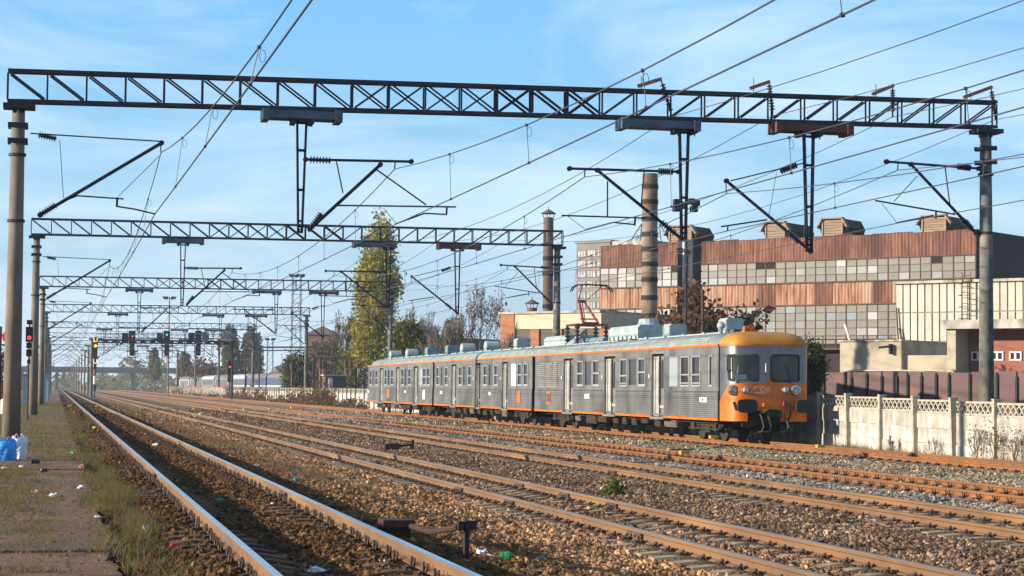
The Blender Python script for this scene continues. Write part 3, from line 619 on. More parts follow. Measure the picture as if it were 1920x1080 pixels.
# ------------------------------------------------------------------ the train: three railcars, each a thing
TX, HW = 23.32, 1.54; SX = TX-HW; YF = 60.5
def ys(x, y=700): return float(onX(x, y, SX)[1])-YF            # distance behind the front, on the near side
def fx(x, y=730):                                              # across the front, on its curved surface
    v = 0.0
    for _ in range(12): v = .5*v+.5*(float(onY(x, y, YF+nosecurve(max(-HW, min(HW, v))))[0])-TX)
    return v
def fz(x, y): return float(onY(x, y, YF)[2])
ZC0, ZC1, ZE, ZW0, ZW1 = 0.80, 1.70, 3.26, 1.90, 2.92
def roofprof(n=16, a=0.0):
    out = []
    for k in range(n+1):
        t = math.pi*k/n; c, s = math.cos(t), math.sin(t)
        out.append((-HW*math.copysign(abs(c)**.62, c), ZE+.50*abs(s)**.85))
    return out
def rect_ring(g, x, y0, y1, z0, z1, w, d):                     # frame standing d proud of the side
    for a, b, c, e in ((y0, y1, z0, z0+w), (y0, y1, z1-w, z1), (y0, y0+w, z0+w, z1-w), (y1-w, y1, z0+w, z1-w)): g.box(x-d, x+.03, a, b, c, e)
def railcar(label, y0, y1, doors, wins, blanks, extras, nose=False, tail=False, louvres=()):
    root = thing('railcar', label, 'train car', (TX, YF+y0, 0), group='cars of the grey and orange train')
    L = y1-y0; q = lambda v: v-y0
    ys0 = 1.0 if nose else 0.0; ye = L
    # near side skin with openings; far side and ends plain
    g = MB(); holes = [(q(a), q(b), ZW0, ZW1) for a, b, _ in wins]; dh = sorted([(q(a), q(b)) for a, b in doors])
    zs = sorted({ZC1, ZW0, ZW1, ZE}); cuts = sorted({ys0, ye, *[v for h in holes for v in h[:2]], *[v for h in dh for v in h]})
    for a, b in zip(cuts[:-1], cuts[1:]):
        m = (a+b)/2
        if any(h0 < m < h1 for h0, h1 in dh): g.box(-HW, -HW+.05, a, b, 3.10, ZE); continue
        for c, e in zip(zs[:-1], zs[1:]):
            if any(h[0] < m < h[1] and h[2] < (c+e)/2 < h[3] for h in holes): continue
            g.box(-HW, -HW+.05, a, b, c, e)
    g.box(HW-.05, HW, ys0, ye, ZC0, ZE); g.box(-HW+.05, HW-.05, ye-.05, ye, ZC0, ZE+.1)
    g.box(-HW+.05, HW-.05, ys0, ye-.05, ZC0, ZC0+.06)
    g.build('body', STAIN, root, local=True)
    g = MB(); g.box(-.95, .95, ys0+.1, ye-.1, ZC0+.08, ZE-.02); g.build('interior_core', BLACK, root, local=True)
    # corrugated lower panels between the doors
    segs, p = [], ys0
    for a, b in dh: segs.append((p, a)); p = b
    segs.append((p, ye))
    for a, b in segs:
        if b-a < .2: continue
        g = MB(); n = 12; h = (ZC1-ZC0-.03)/n; pr = []
        for k in range(n): z = ZC0+k*h; pr += [(-HW-.004, z), (-HW-.030, z+h*.14), (-HW-.027, z+h*.66), (-HW-.004, z+h*.9)]
        pr += [(-HW-.004, ZC1-.03), (-HW+.02, ZC1-.03), (-HW+.02, ZC0)]
        g.prism([(z, x) for x, z in pr], 1, a, b) if False else g.add([(x, a, z) for x, z in pr]+[(x, b, z) for x, z in pr], [(i, (i+1) % len(pr), len(pr)+(i+1) % len(pr), len(pr)+i) for i in range(len(pr))]+[tuple(reversed(range(len(pr)))), tuple(range(len(pr), 2*len(pr)))])
        g.build('corrugated_panel', STAIN, root, local=True)
        g = MB(); g.box(-HW-.035, -HW+.02, a, b, ZC0-.085, ZC0-.003); g.build('orange_skirt_line', ORANGE, root, local=True)
        g = MB(); g.box(-HW-.02, -HW+.01, a, b, ZC1-.028, ZC1+.012); g.build('waist_rail', STAINL, root, local=True)
    g = MB(); g.box(-HW-.03, -HW+.02, ys0 if nose else .0, ye, ZE-.02, ZE+.055); g.box(HW-.02, HW+.03, ys0, ye, ZE-.02, ZE+.055); g.build('orange_eave_line', ORANGE, root, local=True)
    # windows
    for a, b, kind in wins:
        a, b = q(a), q(b); g = MB()
        if kind != 'dark':
            rect_ring(g, -HW, a-.015, b+.015, ZW0-.03, ZW1+.03, .055, .018)
            if kind == 'half': g.box(-HW-.012, -HW+.02, a+.04, b-.04, (ZW0+ZW1)/2-.03, (ZW0+ZW1)/2+.025); g.box(-HW-.014, -HW+.02, a+.02, b-.02, ZW0-.028, ZW0+.05)
            if kind == 'open': g.box(-HW-.012, -HW+.02, a+.04, b-.04, ZW0+.36, ZW0+.41); g.box(-HW-.012, -HW+.02, a+.04, b-.04, ZW0+.07, ZW0+.11)
        else: g.box(-HW+.015, -HW+.04, a, b, ZW0, ZW0+.02); g.box(-HW+.015, -HW+.04, a, b, ZW1-.02, ZW1)
        w = g.build('window', ALU if kind != 'dark' else STAIN, root, local=True)
        MB().box(-HW+.03, -HW+.045, a, b, ZW0, ZW1).build('pane', GLASSD, w, local=True)
    for a, b, m in blanks:
        MB().box(-HW-.012, -HW+.01, q(a), q(b), ZW0-.03, ZW1+.03).build('blank_panel', m, root, local=True)
    # doors: recessed pairs of leaves
    for a, b in dh:
        w = b-a; z0, z1 = ZC0-.06, 3.10; X = -HW+.10
        g = MB(); g.box(-HW-.01, X+.04, a-.02, a+.06, z0, z1+.05); g.box(-HW-.01, X+.04, b-.06, b+.02, z0, z1+.05); g.box(-HW-.01, X+.04, a+.06, b-.06, z1-.02, z1+.05); g.box(-HW-.06, X+.1, a, b, z0-.08, z0)
        d = g.build('door', DOORM, root, local=True)
        g = MB(); m = a+w*.5
        g.box(X, X+.03, m+.16, b-.07, z0+.02, z1-.12); g.box(X-.03, X, b-.24, b-.1, z0+.05, z1-.14)
        g.build('door_leaf', DOORW, d, local=True)
        g = MB(); g.box(X+.02, X+.05, a+.07, m-.02, z0+.02, z1-.12); g.build('door_leaf', DOORM, d, local=True)
        MB().box(X+.004, X+.016, a+.17, m-.10, z0+1.06, z1-.24).build('door_pane', GLASSD, d, local=True)
        MB().tube((X-.08, m-.02, z0+.5), (X-.08, m-.02, z1-.3), .02, 6).box(X-.02, X+.02, a+.1, m-.03, z0+.33, z0+.43).build('door_handrail', ALU, d, local=True)
        MB().cbox((-HW-.03, b+.12, 2.25), (.05, .09, .14)).build('door_lamp', WHITEP, d, local=True)
        MB().box(X+.06, X+.08, a+.06, b-.06, z0, z1).build('door_backing', BLACK, d, local=True)
    # roof
    pr = roofprof(); g = MB(); n = len(pr); r0 = 1.6 if nose else 0.0; r1 = L-(1.6 if tail else 0)
    g.v = [(x, y, z) for y in (r0, r1) for x, z in pr]; g.f = [(k, k+1, n+k+1, n+k) for k in range(n-1)]+[tuple(reversed(range(n))), tuple(range(n, 2*n))]; g.mi = [0]*len(g.f)
    rf = g.build('roof', ROOFG, root, local=True, smooth=True)
    g = MB()
    for k in (0.35, 1.1, 1.8, 2.6):
        i = int(k); u = k-i; x = pr[i][0]*(1-u)+pr[i+1][0]*u; z = pr[i][1]*(1-u)+pr[i+1][1]*u
        g.box(x-.025, x+.02, r0+.5, r1-.1, z-.01, z+.03)
    g.build('roof_ribs', ROOFG, rf, local=True)
    g = MB(); g.box(-.62, -.56, r0+.5, r1-.3, ZE+.47, ZE+.53)
    k = r0+1.0
    while k < r1-1: g.box(-.72, -.5, k, k+.18, ZE+.455, ZE+.56); k += 2.3
    g.build('roof_walkway', ROOFL, rf, local=True)
    def dome(ysgn, yc, m, name):
        g = MB(); nu, nv = 28, 8; vs, fs = [], []
        for j in range(nv+1):
            ph = math.pi/2*j/nv; c, s = math.cos(ph)**.62 if j < nv else 0, math.sin(ph)**.85
            for i in range(nu+1):
                u = -1+2*i/nu; x = HW*math.sin(u*math.pi/2); yf = nosecurve(x)-1.6
                vs.append((x*c, yc+ysgn*yf*c, ZE+.5*s))
        W = nu+1
        for j in range(nv):
            for i in range(nu): fs.append((j*W+i, j*W+i+1, (j+1)*W+i+1, (j+1)*W+i))
        g.add(vs, fs); g.build(name, m, root, local=True, smooth=True)
    if tail:
        dome(-1, L-1.6, ROOFG, 'roof_end')
    if nose: dome(1, 1.6, ORANGEY, 'orange_roof_dome')
    # bogies and underframe
    for yb in (3.6, L-3.4):
        g = MB()
        for s in (-1, 1):
            g.box(s*1.02-.05, s*1.02+.05, yb-1.7, yb+1.7, .50, .66); g.box(s*1.0-.10, s*1.0+.10, yb-.5, yb+.5, .28, .48)
            for d in (-1.15, 1.15):
                g.box(s*1.06-.11, s*1.06+.11, yb+d-.17, yb+d+.17, .34, .62)
                for e in (-.33, .33): g.tube((s*1.05, yb+d+e, .36), (s*1.05, yb+d+e, .60), .085, 8)
            for e in (-.25, .25): g.tube((s*1.02, yb+e, .45), (s*1.02, yb+e, .76), .11, 8)
            g.tube((s*1.16, yb-1.6, .40), (s*1.16, yb+1.6, .40), .03, 5)
        g.box(-.9, .9, yb-.35, yb+.35, .35, .7)
        bo = g.build('bogie', UNDER, root, local=True)
        for d in (-1.15, 1.15):
            g = MB()
            for s in (-1, 1): g.lathe((s*.70, yb+d, .45), (s, 0, 0), [(.44, 0), (.47, .02), (.45, .03), (.45, .12), (.38, .13), (.12, .15)], 20)
            g.tube((-.9, yb+d, .45), (.9, yb+d, .45), .08, 8); g.build('wheelset', UNDER, bo, local=True)
    rr_ = random.Random(int(L*100)); k = 6.3
    while k < L-6:
        w = rr_.uniform(.5, 1.6); g = MB(); z = rr_.uniform(.30, .48); g.box(-1.25, rr_.uniform(-.6, -.2), k, k+w, z, .76)
        g.box(-1.28, -1.25, k+.05, k+w-.05, z+.06, .72); g.build('underframe_box', UNDERL if rr_.random() < .35 else UNDER, root, local=True); k += w+rr_.uniform(.15, 1.0)
    g = MB(); g.box(-1.1, 1.1, (1.2 if nose else .1), L-.1, .66, .73); g.tube((-1.2, 2, .62), (-1.2, L-1, .62), .025, 5); g.build('underframe', UNDER, root, local=True)
    for e in extras: e(root, q)
    return root
def nosecurve(x): return 0.80*(abs(x)/HW)**9+0.06*(x/HW)**2

def sign_plate(a, b, z0, z1, m, inner=None):
    def f(root, q):
        o = MB().box(-HW-.045, -HW-.02, q(a), q(b), z0, z1).build('side_plate', m, root, local=True)
        if inner: MB().box(-HW-.052, -HW-.044, q(a)+.07, q(b)-.07, z0+.10, z1-.10).build('plate_centre', inner, o, local=True)
    return f
def text_mesh(body, size, m, name, parent, M4, extrude=.004, shear=0.0):
    cu = bpy.data.curves.new(name, 'FONT'); cu.body = body; cu.size = size; cu.extrude = extrude; cu.align_x = 'CENTER'; cu.align_y = 'CENTER'; cu.shear = shear
    tmp = bpy.data.objects.new(name, cu); me = bpy.data.meshes.new_from_object(tmp); bpy.data.objects.remove(tmp); bpy.data.curves.remove(cu)
    me.materials.clear(); me.materials.append(m); o = link(name, me, parent); o.matrix_local = M4; return o
SIDE_M = lambda y, z, x=-HW-.052: Matrix(((0, 0, -1, x), (-1, 0, 0, y), (0, 1, 0, z), (0, 0, 0, 1)))
FRONT_M = lambda x, z, y: Matrix(((1, 0, 0, x), (0, 0, -1, y), (0, 1, 0, z), (0, 0, 0, 1)))
DOORW = mat('pale_door_leaf', (0.36, 0.345, 0.315), (0.27, 0.26, 0.24), scale=2, rough=0.6)
BUFF = mat('buffer_black', (0.013, 0.013, 0.013), (0.008, 0.008, 0.008), scale=6, rough=0.7)
BLUEP = mat('blue_lettering', (0.05, 0.10, 0.38), rough=0.6)
def number_plate(a, b, z0, z1, txt):
    def f(root, q):
        o = MB().box(-HW-.046, -HW-.02, q(a), q(b), z0, z1).build('number_plate', WHITEP, root, local=True)
        t = text_mesh(txt, (z1-z0)*.95, BLUEP, 'number', o, SIDE_M((q(a)+q(b))/2, (z0+z1)/2, -HW-.05))
    return f
def rbox(px0, px1, ytop, barrel=False, m=None, depth=.85):     # roof ventilator: its front face spans px0..px1 in the photo
    def f(root, q):
        yf = float(onX((px0+px1)/2, ytop, TX)[1]); D = float((np.array([TX, yf, 3.7])-CAM)@FW); w = (px1-px0)/2*D/F*1.02; z1 = float(onX((px0+px1)/2, ytop, TX)[2]); a = q(yf-YF); zb_ = ZE+.44; b = a+depth
        if barrel:
            h = z1-zb_; r = h*.5; g = MB(); g.lathe((-w, a+r, zb_+h*.52), (1, 0, 0), [(r*.75, 0), (r*.97, .05), (r, .12), (r, 2*w-.12), (r*.97, 2*w-.05), (r*.75, 2*w)], 14); g.box(-w*.7, w*.7, a+.08, a+2*r-.08, zb_-.06, zb_+h*.3)
            g.build('roof_ventilator', ROOFL, root, local=True); return
        sl = .07; o = MB().prism([(a, zb_-.06), (b, zb_-.06), (b, z1-sl), (b-sl, z1), (a+sl, z1), (a, z1-sl)], 0, -w, w) if False else MB().prism([(-w, zb_-.06), (w, zb_-.06), (w, z1-sl), (w-sl, z1), (-w+sl, z1), (-w, z1-sl)], 1, a, b)
        o = o.build('roof_ventilator', m or ROOFL, root, local=True); g = MB()
        for k in range(4): z = zb_+.08+(z1-zb_-.2)*k/3; g.box(-w-.02, -w, a+.1, b-.1, z, z+.03)
        g.box(-w-.025, -w, a+.02, a+.09, zb_, z1-.07); g.box(-w-.025, -w, b-.09, b-.02, zb_, z1-.07); g.build('ventilator_grille', ALU, o, local=True)
    return f
def ry(x, y, z=None): return float(onX(x, y, TX)[1])-YF
def rz(x, y): return float(onX(x, y, TX)[2])
W3 = lambda a, b, k='half': (ys(b), ys(a), k)

# power car
def cab(root, q):
    # front skin: a grid over the curved nose, painted grey above and orange below a rising line
    g = MB(); nu, nv = 96, 60; z0, z1 = .72, ZE; vs, fs, mi = [], [], []
    pk_x, pk_z, lim = fx(1434), fz(1434, 702), fz(1434, 719)
    for j in range(nv+1):
        z = z0+(z1-z0)*j/nv
        for i in range(nu+1): u = -1+2*i/nu; x = HW*math.sin(u*math.pi/2); vs.append((x, nosecurve(x), z))
    for j in range(nv):
        z = z0+(z1-z0)*(j+.5)/nv
        for i in range(nu):
            u = -1+2*(i+.5)/nu; x = HW*math.sin(u*math.pi/2); yy = nosecurve(x); zl = lim
            if abs(x) < .30: zl = max(lim, pk_z-(pk_z-lim)*(abs(x)/.30)**.8)
            if yy > .12: zl = lim-.62*((yy-.12)/.74)**1.6
            if abs(x-fx(1433)) < .58 and z < fz(1434, 772): continue            # coupler opening
            fs.append((j*(nu+1)+i, j*(nu+1)+i+1, (j+1)*(nu+1)+i+1, (j+1)*(nu+1)+i)); mi.append(1 if z < zl else 0)
    g.v, g.f, g.mi = vs, fs, mi; fr = g.build('cab_front', [STAINL, ORANGE], root, local=True, smooth=True)
    g = MB(); g.box(-.6, .6, .35, .4, .62, 1.4); g.box(-.62, .62, .05, .4, 1.18, 1.2); g.build('coupler_recess', BLACK, root, local=True)
    g = MB()
    for i in range(60):
        u = -1+2*i/60; u2 = -1+2*(i+1)/60; xa, xb = HW*math.sin(u*math.pi/2), HW*math.sin(u2*math.pi/2)
        g.add([(xa*1.015, nosecurve(xa)-.03, ZE-.03), (xb*1.015, nosecurve(xb)-.03, ZE-.03), (xb*1.015, nosecurve(xb)-.03, ZE+.05), (xa*1.015, nosecurve(xa)-.03, ZE+.05),
               (xa*.97, nosecurve(xa)+.06, ZE-.03), (xb*.97, nosecurve(xb)+.06, ZE-.03), (xb*.97, nosecurve(xb)+.06, ZE+.05), (xa*.97, nosecurve(xa)+.06, ZE+.05)], [(0, 1, 2, 3), (3, 2, 6, 7), (0, 4, 5, 1)])
    g.build('cab_gutter', ORANGE, root, local=True)
    for pa, pb, nm in ((1364, 1423, 0), (1444.5, 1499, 1)):
        x0, x1, w0, w1 = fx(pa), fx(pb), fz(1430, 716), fz(1430, 664); x1 = min(x1, 1.38); r = .12
        def rr2(x0, x1, w0, w1, r, n=5):
            out = []
            for cx, cz, a0 in ((x1-r, w1-r, 0), (x0+r, w1-r, 90), (x0+r, w0+r, 180), (x1-r, w0+r, 270)):
                for k in range(n+1): t = math.radians(a0+90*k/n); out.append((cx+r*math.cos(t), cz+r*math.sin(t)))
            return out
        o, i_ = rr2(x0, x1, w0, w1, r), rr2(x0+.05, x1-.05, w0+.05, w1-.05, r*.7); n = len(o); g = MB()
        yo = lambda x, d: nosecurve(x)-d
        g.add([(x, yo(x, .035), z) for x, z in o]+[(x, yo(x, .035), z) for x, z in i_]+[(x, yo(x, -.03), z) for x, z in o]+[(x, yo(x, -.03), z) for x, z in i_],
              [(k, (k+1) % n, n+(k+1) % n, n+k) for k in range(n)]+[(k, 2*n+k, 2*n+(k+1) % n, (k+1) % n) for k in range(n)]+[(n+k, n+(k+1) % n, 3*n+(k+1) % n, 3*n+k) for k in range(n)])
        wnd = g.build('windscreen', BLACK, root, local=True)
        g = MB(); m_ = 12; X = np.linspace(x0+.03, x1-.03, m_)
        g.add([(x, yo(x, .006), z) for z in (w0+.03, w1-.03) for x in X], [(k, k+1, m_+k+1, m_+k) for k in range(m_-1)]); g.build('windscreen_pane', GLASSW, wnd, local=True, smooth=True)
        g = MB(); xw = x0+.18 if nm == 0 else x1-.35
        g.tube((xw, yo(xw, .06), w0+.02), (xw+(.10 if nm == 0 else -.16), yo(xw, .05), w0+.62), .012, 5); g.box(xw-.02, xw+.02, yo(xw, .07), yo(xw, .03), w0-.05, w0+.05); g.build('wiper', ALU if nm == 0 else BLACK, wnd, local=True)
        g = MB(); g.box(x0+.08, x1-.08, yo((x0+x1)/2, .011), yo((x0+x1)/2, .008), w0+.07, w0+.24)
        if nm == 0: g.build('sun_blind', BLANK, wnd, local=True)
    for px, r, big in ((1374.5, .165, 1), (1396, .115, 0), (1471.5, .115, 0), (1490.5, .165, 1)):
        x = fx(px); z = fz(px, 731.5); y = nosecurve(x)
        g = MB(); g.lathe((x, y+.03, z), (0, -1, 0), [(r, 0), (r, .13 if big else .08), (r*.82, .15 if big else .09), (r*.78, .10 if big else .06), (.02, .09 if big else .05)], 20); h = g.build('headlight', CHROME, root, local=True)
        MB().lathe((x, y-.05, z), (0, -1, 0), [(r*.76, 0), (r*.7, .03), (r*.4, .055), (.01, .06)], 16).build('lens', LENS, h, local=True, smooth=True)
        if big: MB().lathe((x, y+.05, z), (0, -1, 0), [(r*1.12, 0), (r*1.12, .10)], 20).build('lamp_collar', ORANGE, h, local=True)
    for px0, px1 in ((1369, 1406), (1484, 1512)):
        x0, x1 = fx(px0), fx(px1); x1 = x0+.70; zc = fz(1400, 761); g = MB()
        # oval buffer head with a stock behind it
        pts = []
        for k in range(20): t = 2*math.pi*k/20; pts.append((math.copysign(abs(math.cos(t))**.5, math.cos(t))*.36, math.copysign(abs(math.sin(t))**.6, math.sin(t))*.225))
        cx = (x0+x1)/2; n = len(pts); vs = []
        for y, s in ((-.44, .97), (-.415, 1.0), (-.36, 1.0), (-.36, .55), (-.05, .5), (.2, .5)): vs += [(cx+u*s, y, zc+v*s) for u, v in pts]
        fs = [(j*n+k, j*n+(k+1) % n, (j+1)*n+(k+1) % n, (j+1)*n+k) for j in range(5) for k in range(n)]+[tuple(reversed(range(n))), tuple(range(5*n, 6*n))]
        g.add(vs, fs); g.build('buffer', BUFF, root, local=True)
    x = fx(1434); z = fz(1434, 770)
    g = MB(); g.box(x-.02, x+.62, -.10, .03, z-.06, z+.06); g.build('yellow_coupler_bar', YELLOW, root, local=True) if False else MB().box(fx(1427), fx(1459), -.16, .0, fz(1440, 774), fz(1440, 766)).build('yellow_coupler_bar', YELLOW, root, local=True)
    g = MB(); g.box(-.16, .14, -.25, .4, .92, 1.14); g.box(-.24, .22, -.3, -.2, .86, 1.1); g.lathe((x+.02, -.35, 1.0), (0, 1, 0), [(.06, 0), (.08, .3)], 8); g.build('coupler', UNDER, root, local=True)
    for sx, m in ((-.45, UNDERL), (-.20, UNDERL), (.42, UNDERL), (.55, UNDERL)):
        pts = [(sx, -.04, 1.0), (sx+.04, -.14, .80), (sx+.10, -.16, .55), (sx+.03, -.14, .38), (sx-.10, -.10, .36)] if sx < .5 else [(sx-.1, -.05, .75), (sx+.02, -.16, .52), (sx+.12, -.14, .45)]
        MB().path(pts, .026, 6).build('brake_hose', m, root, local=True)
    MB().path([(fx(1470), -.06, fz(1470, 752)), (fx(1477), -.12, fz(1470, 760)), (fx(1480), -.12, fz(1470, 780)), (fx(1474), -.08, fz(1470, 790))], .035, 6).build('hanging_hose', BLACK, root, local=True)
    MB().box(fx(1468), fx(1472), -.08, 0, fz(1470, 760), fz(1470, 750)).build('hose_tap', REDP, root, local=True)
    MB().box(fx(1430), fx(1444), -.12, 0, fz(1434, 764), fz(1434, 756)).build('socket_box', ORANGE, root, local=True)
    MB().tube((fx(1435), -.06, fz(1435, 698)), (fx(1435), -.06, fz(1435, 681)), .022, 6).build('grab_rail', ALU, root, local=True)
    MB().beam((-1.30, nosecurve(1.30)-.04, 1.36), (-1.24, nosecurve(1.24)-.04, 1.10), .06, .05).build('side_step', BLACK, root, local=True)
    g = MB(); xx = -1.36; yv = nosecurve(1.36); g.path([(xx-.04, yv, 2.95), (xx-.14, yv-.05, 2.9), (xx-.14, yv-.05, 2.45), (xx-.03, yv+.1, 2.35)], .016, 5); g.build('mirror_arm', STEEL, root, local=True)
    g = MB()
    for s in (-1, 1): g.box(-1.0 if s < 0 else .62, -.62 if s < 0 else 1.0, .15, .25, .55, .74)
    g.build('rail_guard', UNDER, root, local=True)
    LET = mat('pale_lettering', (0.72, 0.52, 0.40), rough=0.5)
    cx, cz = fx(1433), fz(1433, 731)
    lo = text_mesh('CFR', .20, LET, 'lettering', fr, FRONT_M(cx+.02, cz, -.014), shear=.2)
    x0, x1 = fx(1406), fx(1442); zb0, zt = fz(1420, 735.5), fz(1420, 725.5)
    g = MB(); y = -.012
    for a, b in (((x0, zb0), (x0+.20, zt)), ((x0+.20, zt), (x0+.52, zt)), ((x0, zb0), (x0+.55, zb0-.01)), ((x0+.18, zb0-.03), (x1, zb0-.03))):
        g.beam((a[0], y+.01, a[1]), (b[0], y+.01, b[1]), .012, .016)
    g.build('swoosh_emblem', LET, fr, local=True)
    # roof front: horns, white dome, ventilator rail
    hz = ZE+.48
    g = MB(); hx, hy = fx(1424, 612)+.05, 1.05
    g.box(hx-.22, hx+.18, hy-.1, hy+.2, hz-.1, hz+.06); g.box(hx-.2, hx+.0, hy-.05, hy+.15, hz+.06, hz+.17); g.lathe((hx-.02, hy+.1, hz+.16), (0, -1, 0), [(.05, 0), (.06, .12), (.10, .25)], 12); g.build('horn_block', ORANGE, root, local=True)
    MB().lathe((hx+.24, hy+.2, hz+.15), (0, -1, 0), [(.04, 0), (.05, .2), (.105, .36), (.09, .36), (.03, .2)], 14).tube((hx+.24, hy+.1, hz-.1), (hx+.24, hy+.1, hz+.14), .025, 6).build('horn', RUSTPL, root, local=True)
    MB().lathe((hx-.62, 2.2, hz-.1), (0, 0, 1), [(.06, 0), (.06, .24), (.13, .25), (.15, .33), (.12, .42), (.06, .46), (.01, .47)], 16).build('aerial_dome', ROOFL, root, local=True, smooth=True)
    MB().box(-.75, -.2, 1.7, 2.6, hz-.15, hz+.10).build('roof_front_box', STEELB, root, local=True)
    MB().tube((.2, 2.0, hz-.1), (.25, 1.95, hz+.95), .012, 5).build('aerial', STEEL, root, local=True)
def pantograph(root, q):
    yb = ry(1100, 620); z0 = ZE+.46
    def P_(x, y): p = onY(x, y, YF+yb); return (float(p[0])-TX, q(yb), float(p[2]))
    RD = mat('pantograph_red', (0.20, 0.03, 0.035), (0.13, 0.024, 0.028), scale=5, rough=0.6)
    g = MB(); y = q(yb)
    zt = rz(1110, 534); zk = rz(1110, 562); zq = rz(1110, 606)
    # base frame on insulators
    g.box(-.72, -.62, y-1.0, y+1.0, zq-.10, zq-.02); g.box(.62, .72, y-1.0, y+1.0, zq-.10, zq-.02); g.box(-.72, .72, y-.9, y-.8, zq-.1, zq-.02); g.box(-.72, .72, y+.8, y+.9, zq-.1, zq-.02)
    # lower arm pair up to the knee, upper arms up to the head
    g.tube((-.35, y-.7, zq), (-.12, y+.9, zk), .06, 8); g.tube((.35, y-.7, zq), (.12, y+.9, zk), .05, 8); g.tube((-.35, y-.7, zq), (.35, y-.7, zq), .06, 8); g.tube((-.2, y+.9, zk), (.2, y+.9, zk), .07, 8)
    g.tube((-.15, y+.9, zk), (-.45, y-.75, zt-.1), .025, 6); g.tube((.15, y+.9, zk), (.45, y-.75, zt-.1), .025, 6); g.tube((0, y+.2, zq+.05), (0, y+.8, zk-.1), .022, 6)
    g.tube((-.4, y-.4, zq+.2), (.4, y-.4, zq+.2), .03, 6)
    p = g.build('pantograph', RD, root, local=True)
    g = MB()
    for dy in (-.93, -.60):
        pts = [(-.95, y+dy, zt-.32), (-.86, y+dy, zt-.14), (-.68, y+dy, zt-.02), (-.4, y+dy, zt), (.4, y+dy, zt), (.68, y+dy, zt-.02), (.86, y+dy, zt-.14), (.95, y+dy, zt-.32)]
        g.path(pts, .028, 6)
    g.tube((-.45, y-.93, zt-.06), (-.45, y-.6, zt-.06), .02, 5); g.tube((.45, y-.93, zt-.06), (.45, y-.6, zt-.06), .02, 5)
    g.build('pantograph_head', STEEL, p, local=True)
    for sx in (-.67, .67):
        for sy in (-.85, .85): MB().insul((sx, y+sy, z0-.02), (sx, y+sy, zq-.1), .14, 5, 10).build('insulator', PORC, p, local=True)
def louvres(pxs):
    def f(root, q):
        for a, b in pxs:
            a, b = q(ys(b)), q(ys(a)); g = MB(); rect_ring(g, -HW, a, b, ZW0-.07, ZW1-.0, .04, .03); MB().box(-HW-.012, -HW+.01, a, b, ZW0-.06, ZW1-.02).build('louvre_back', BLACK, root, local=True)
            n = 11
            for k in range(n): z = ZW0+.0+(ZW1-ZW0-.12)*k/(n-1); g.add([(-HW-.02, a+.04, z+.05), (-HW-.02, b-.04, z+.05), (-HW-.075, b-.04, z+.0), (-HW-.075, a+.04, z+.0), (-HW-.02, a+.04, z-.012), (-HW-.02, b-.04, z-.012)], [(0, 1, 2, 3), (3, 2, 5, 4), (0, 3, 4), (1, 5, 2)])
            g.build('louvre', ALU, root, local=True)
    return f
def roof_gear(root, q):
    z0 = ZE+.44
    def B(xa, xb, ytop, w0, w1, m, name, slots=False):
        a, b = [q(float(onX(v, ytop, TX+w0)[1])-YF) for v in (xb, xa)]; z1 = float(onX((xa+xb)/2, ytop, TX+w0)[2]); g = MB(); sl = .12
        o = g.prism([(w0, z0-.1), (w1, z0-.1), (w1, z1-sl), (w1-sl, z1), (w0+sl, z1), (w0, z1-sl)], 1, a, b).build(name, m, root, local=True)
        if slots:
            g = MB(); n = 7
            for k in range(n): y = a+.25+(b-a-.5)*k/(n-1); g.box(w0-.012, w0+.002, y-.08, y+.08, z0+.02, z0+.22)
            g.build('vent_slot', BLACK, o, local=True)
        return o
    B(1141, 1196, 611.5, -.62, .62, ROOFL, 'resistor_housing', True)
    MB().lathe((0.1, q(ry(1212, 604)), rz(1212, 612)-.05), (0, 0, 1), [(.55, 0), (.42, .22), (.40, .34), (.3, .36)], 14).build('exhaust_cowl', ROOFL, root, local=True)
    B(1020, 1063, 630, -.7, .7, ROOFL, 'roof_locker'); B(1066, 1130, 634, -.2, .8, ROOFB, 'pantograph_deck')
    g = MB(); a, b = q(ry(1212, 632)), q(ry(1078, 640)); n = 18
    for k in range(n): y = a+(b-a)*k/(n-1); g.box(-1.22, -.9, y-.05, y+.05, ZE+.30, ZE+.42)
    g.box(-1.2, -.8, a, b, ZE+.42, ZE+.47); g.build('roof_gutter_rail', ROOFG, root, local=True)
    y = q(ry(1098, 632)); g = MB(); g.path([(-.5, y-.3, z0+.05), (-.45, y-.35, z0+.4), (-.2, y-.2, z0+.62), (0, y+.2, z0+.66)], .13, 8); g.add([(-1.0, y-1.3, z0), (-.3, y-1.3, z0), (-.3, y+.1, z0+.5), (-1.0, y+.1, z0), (-.3, y+.1, z0)], [(0, 1, 2), (0, 2, 3), (1, 4, 2), (3, 2, 4)]); g.build('cable_conduit', ROOFL, root, local=True)
    g = MB(); g.box(-.85, -.78, q(ry(1395, 618)), q(ry(1290, 630)), z0-.02, z0+.05); g.build('roof_pipe', ROOFL, root, local=True)

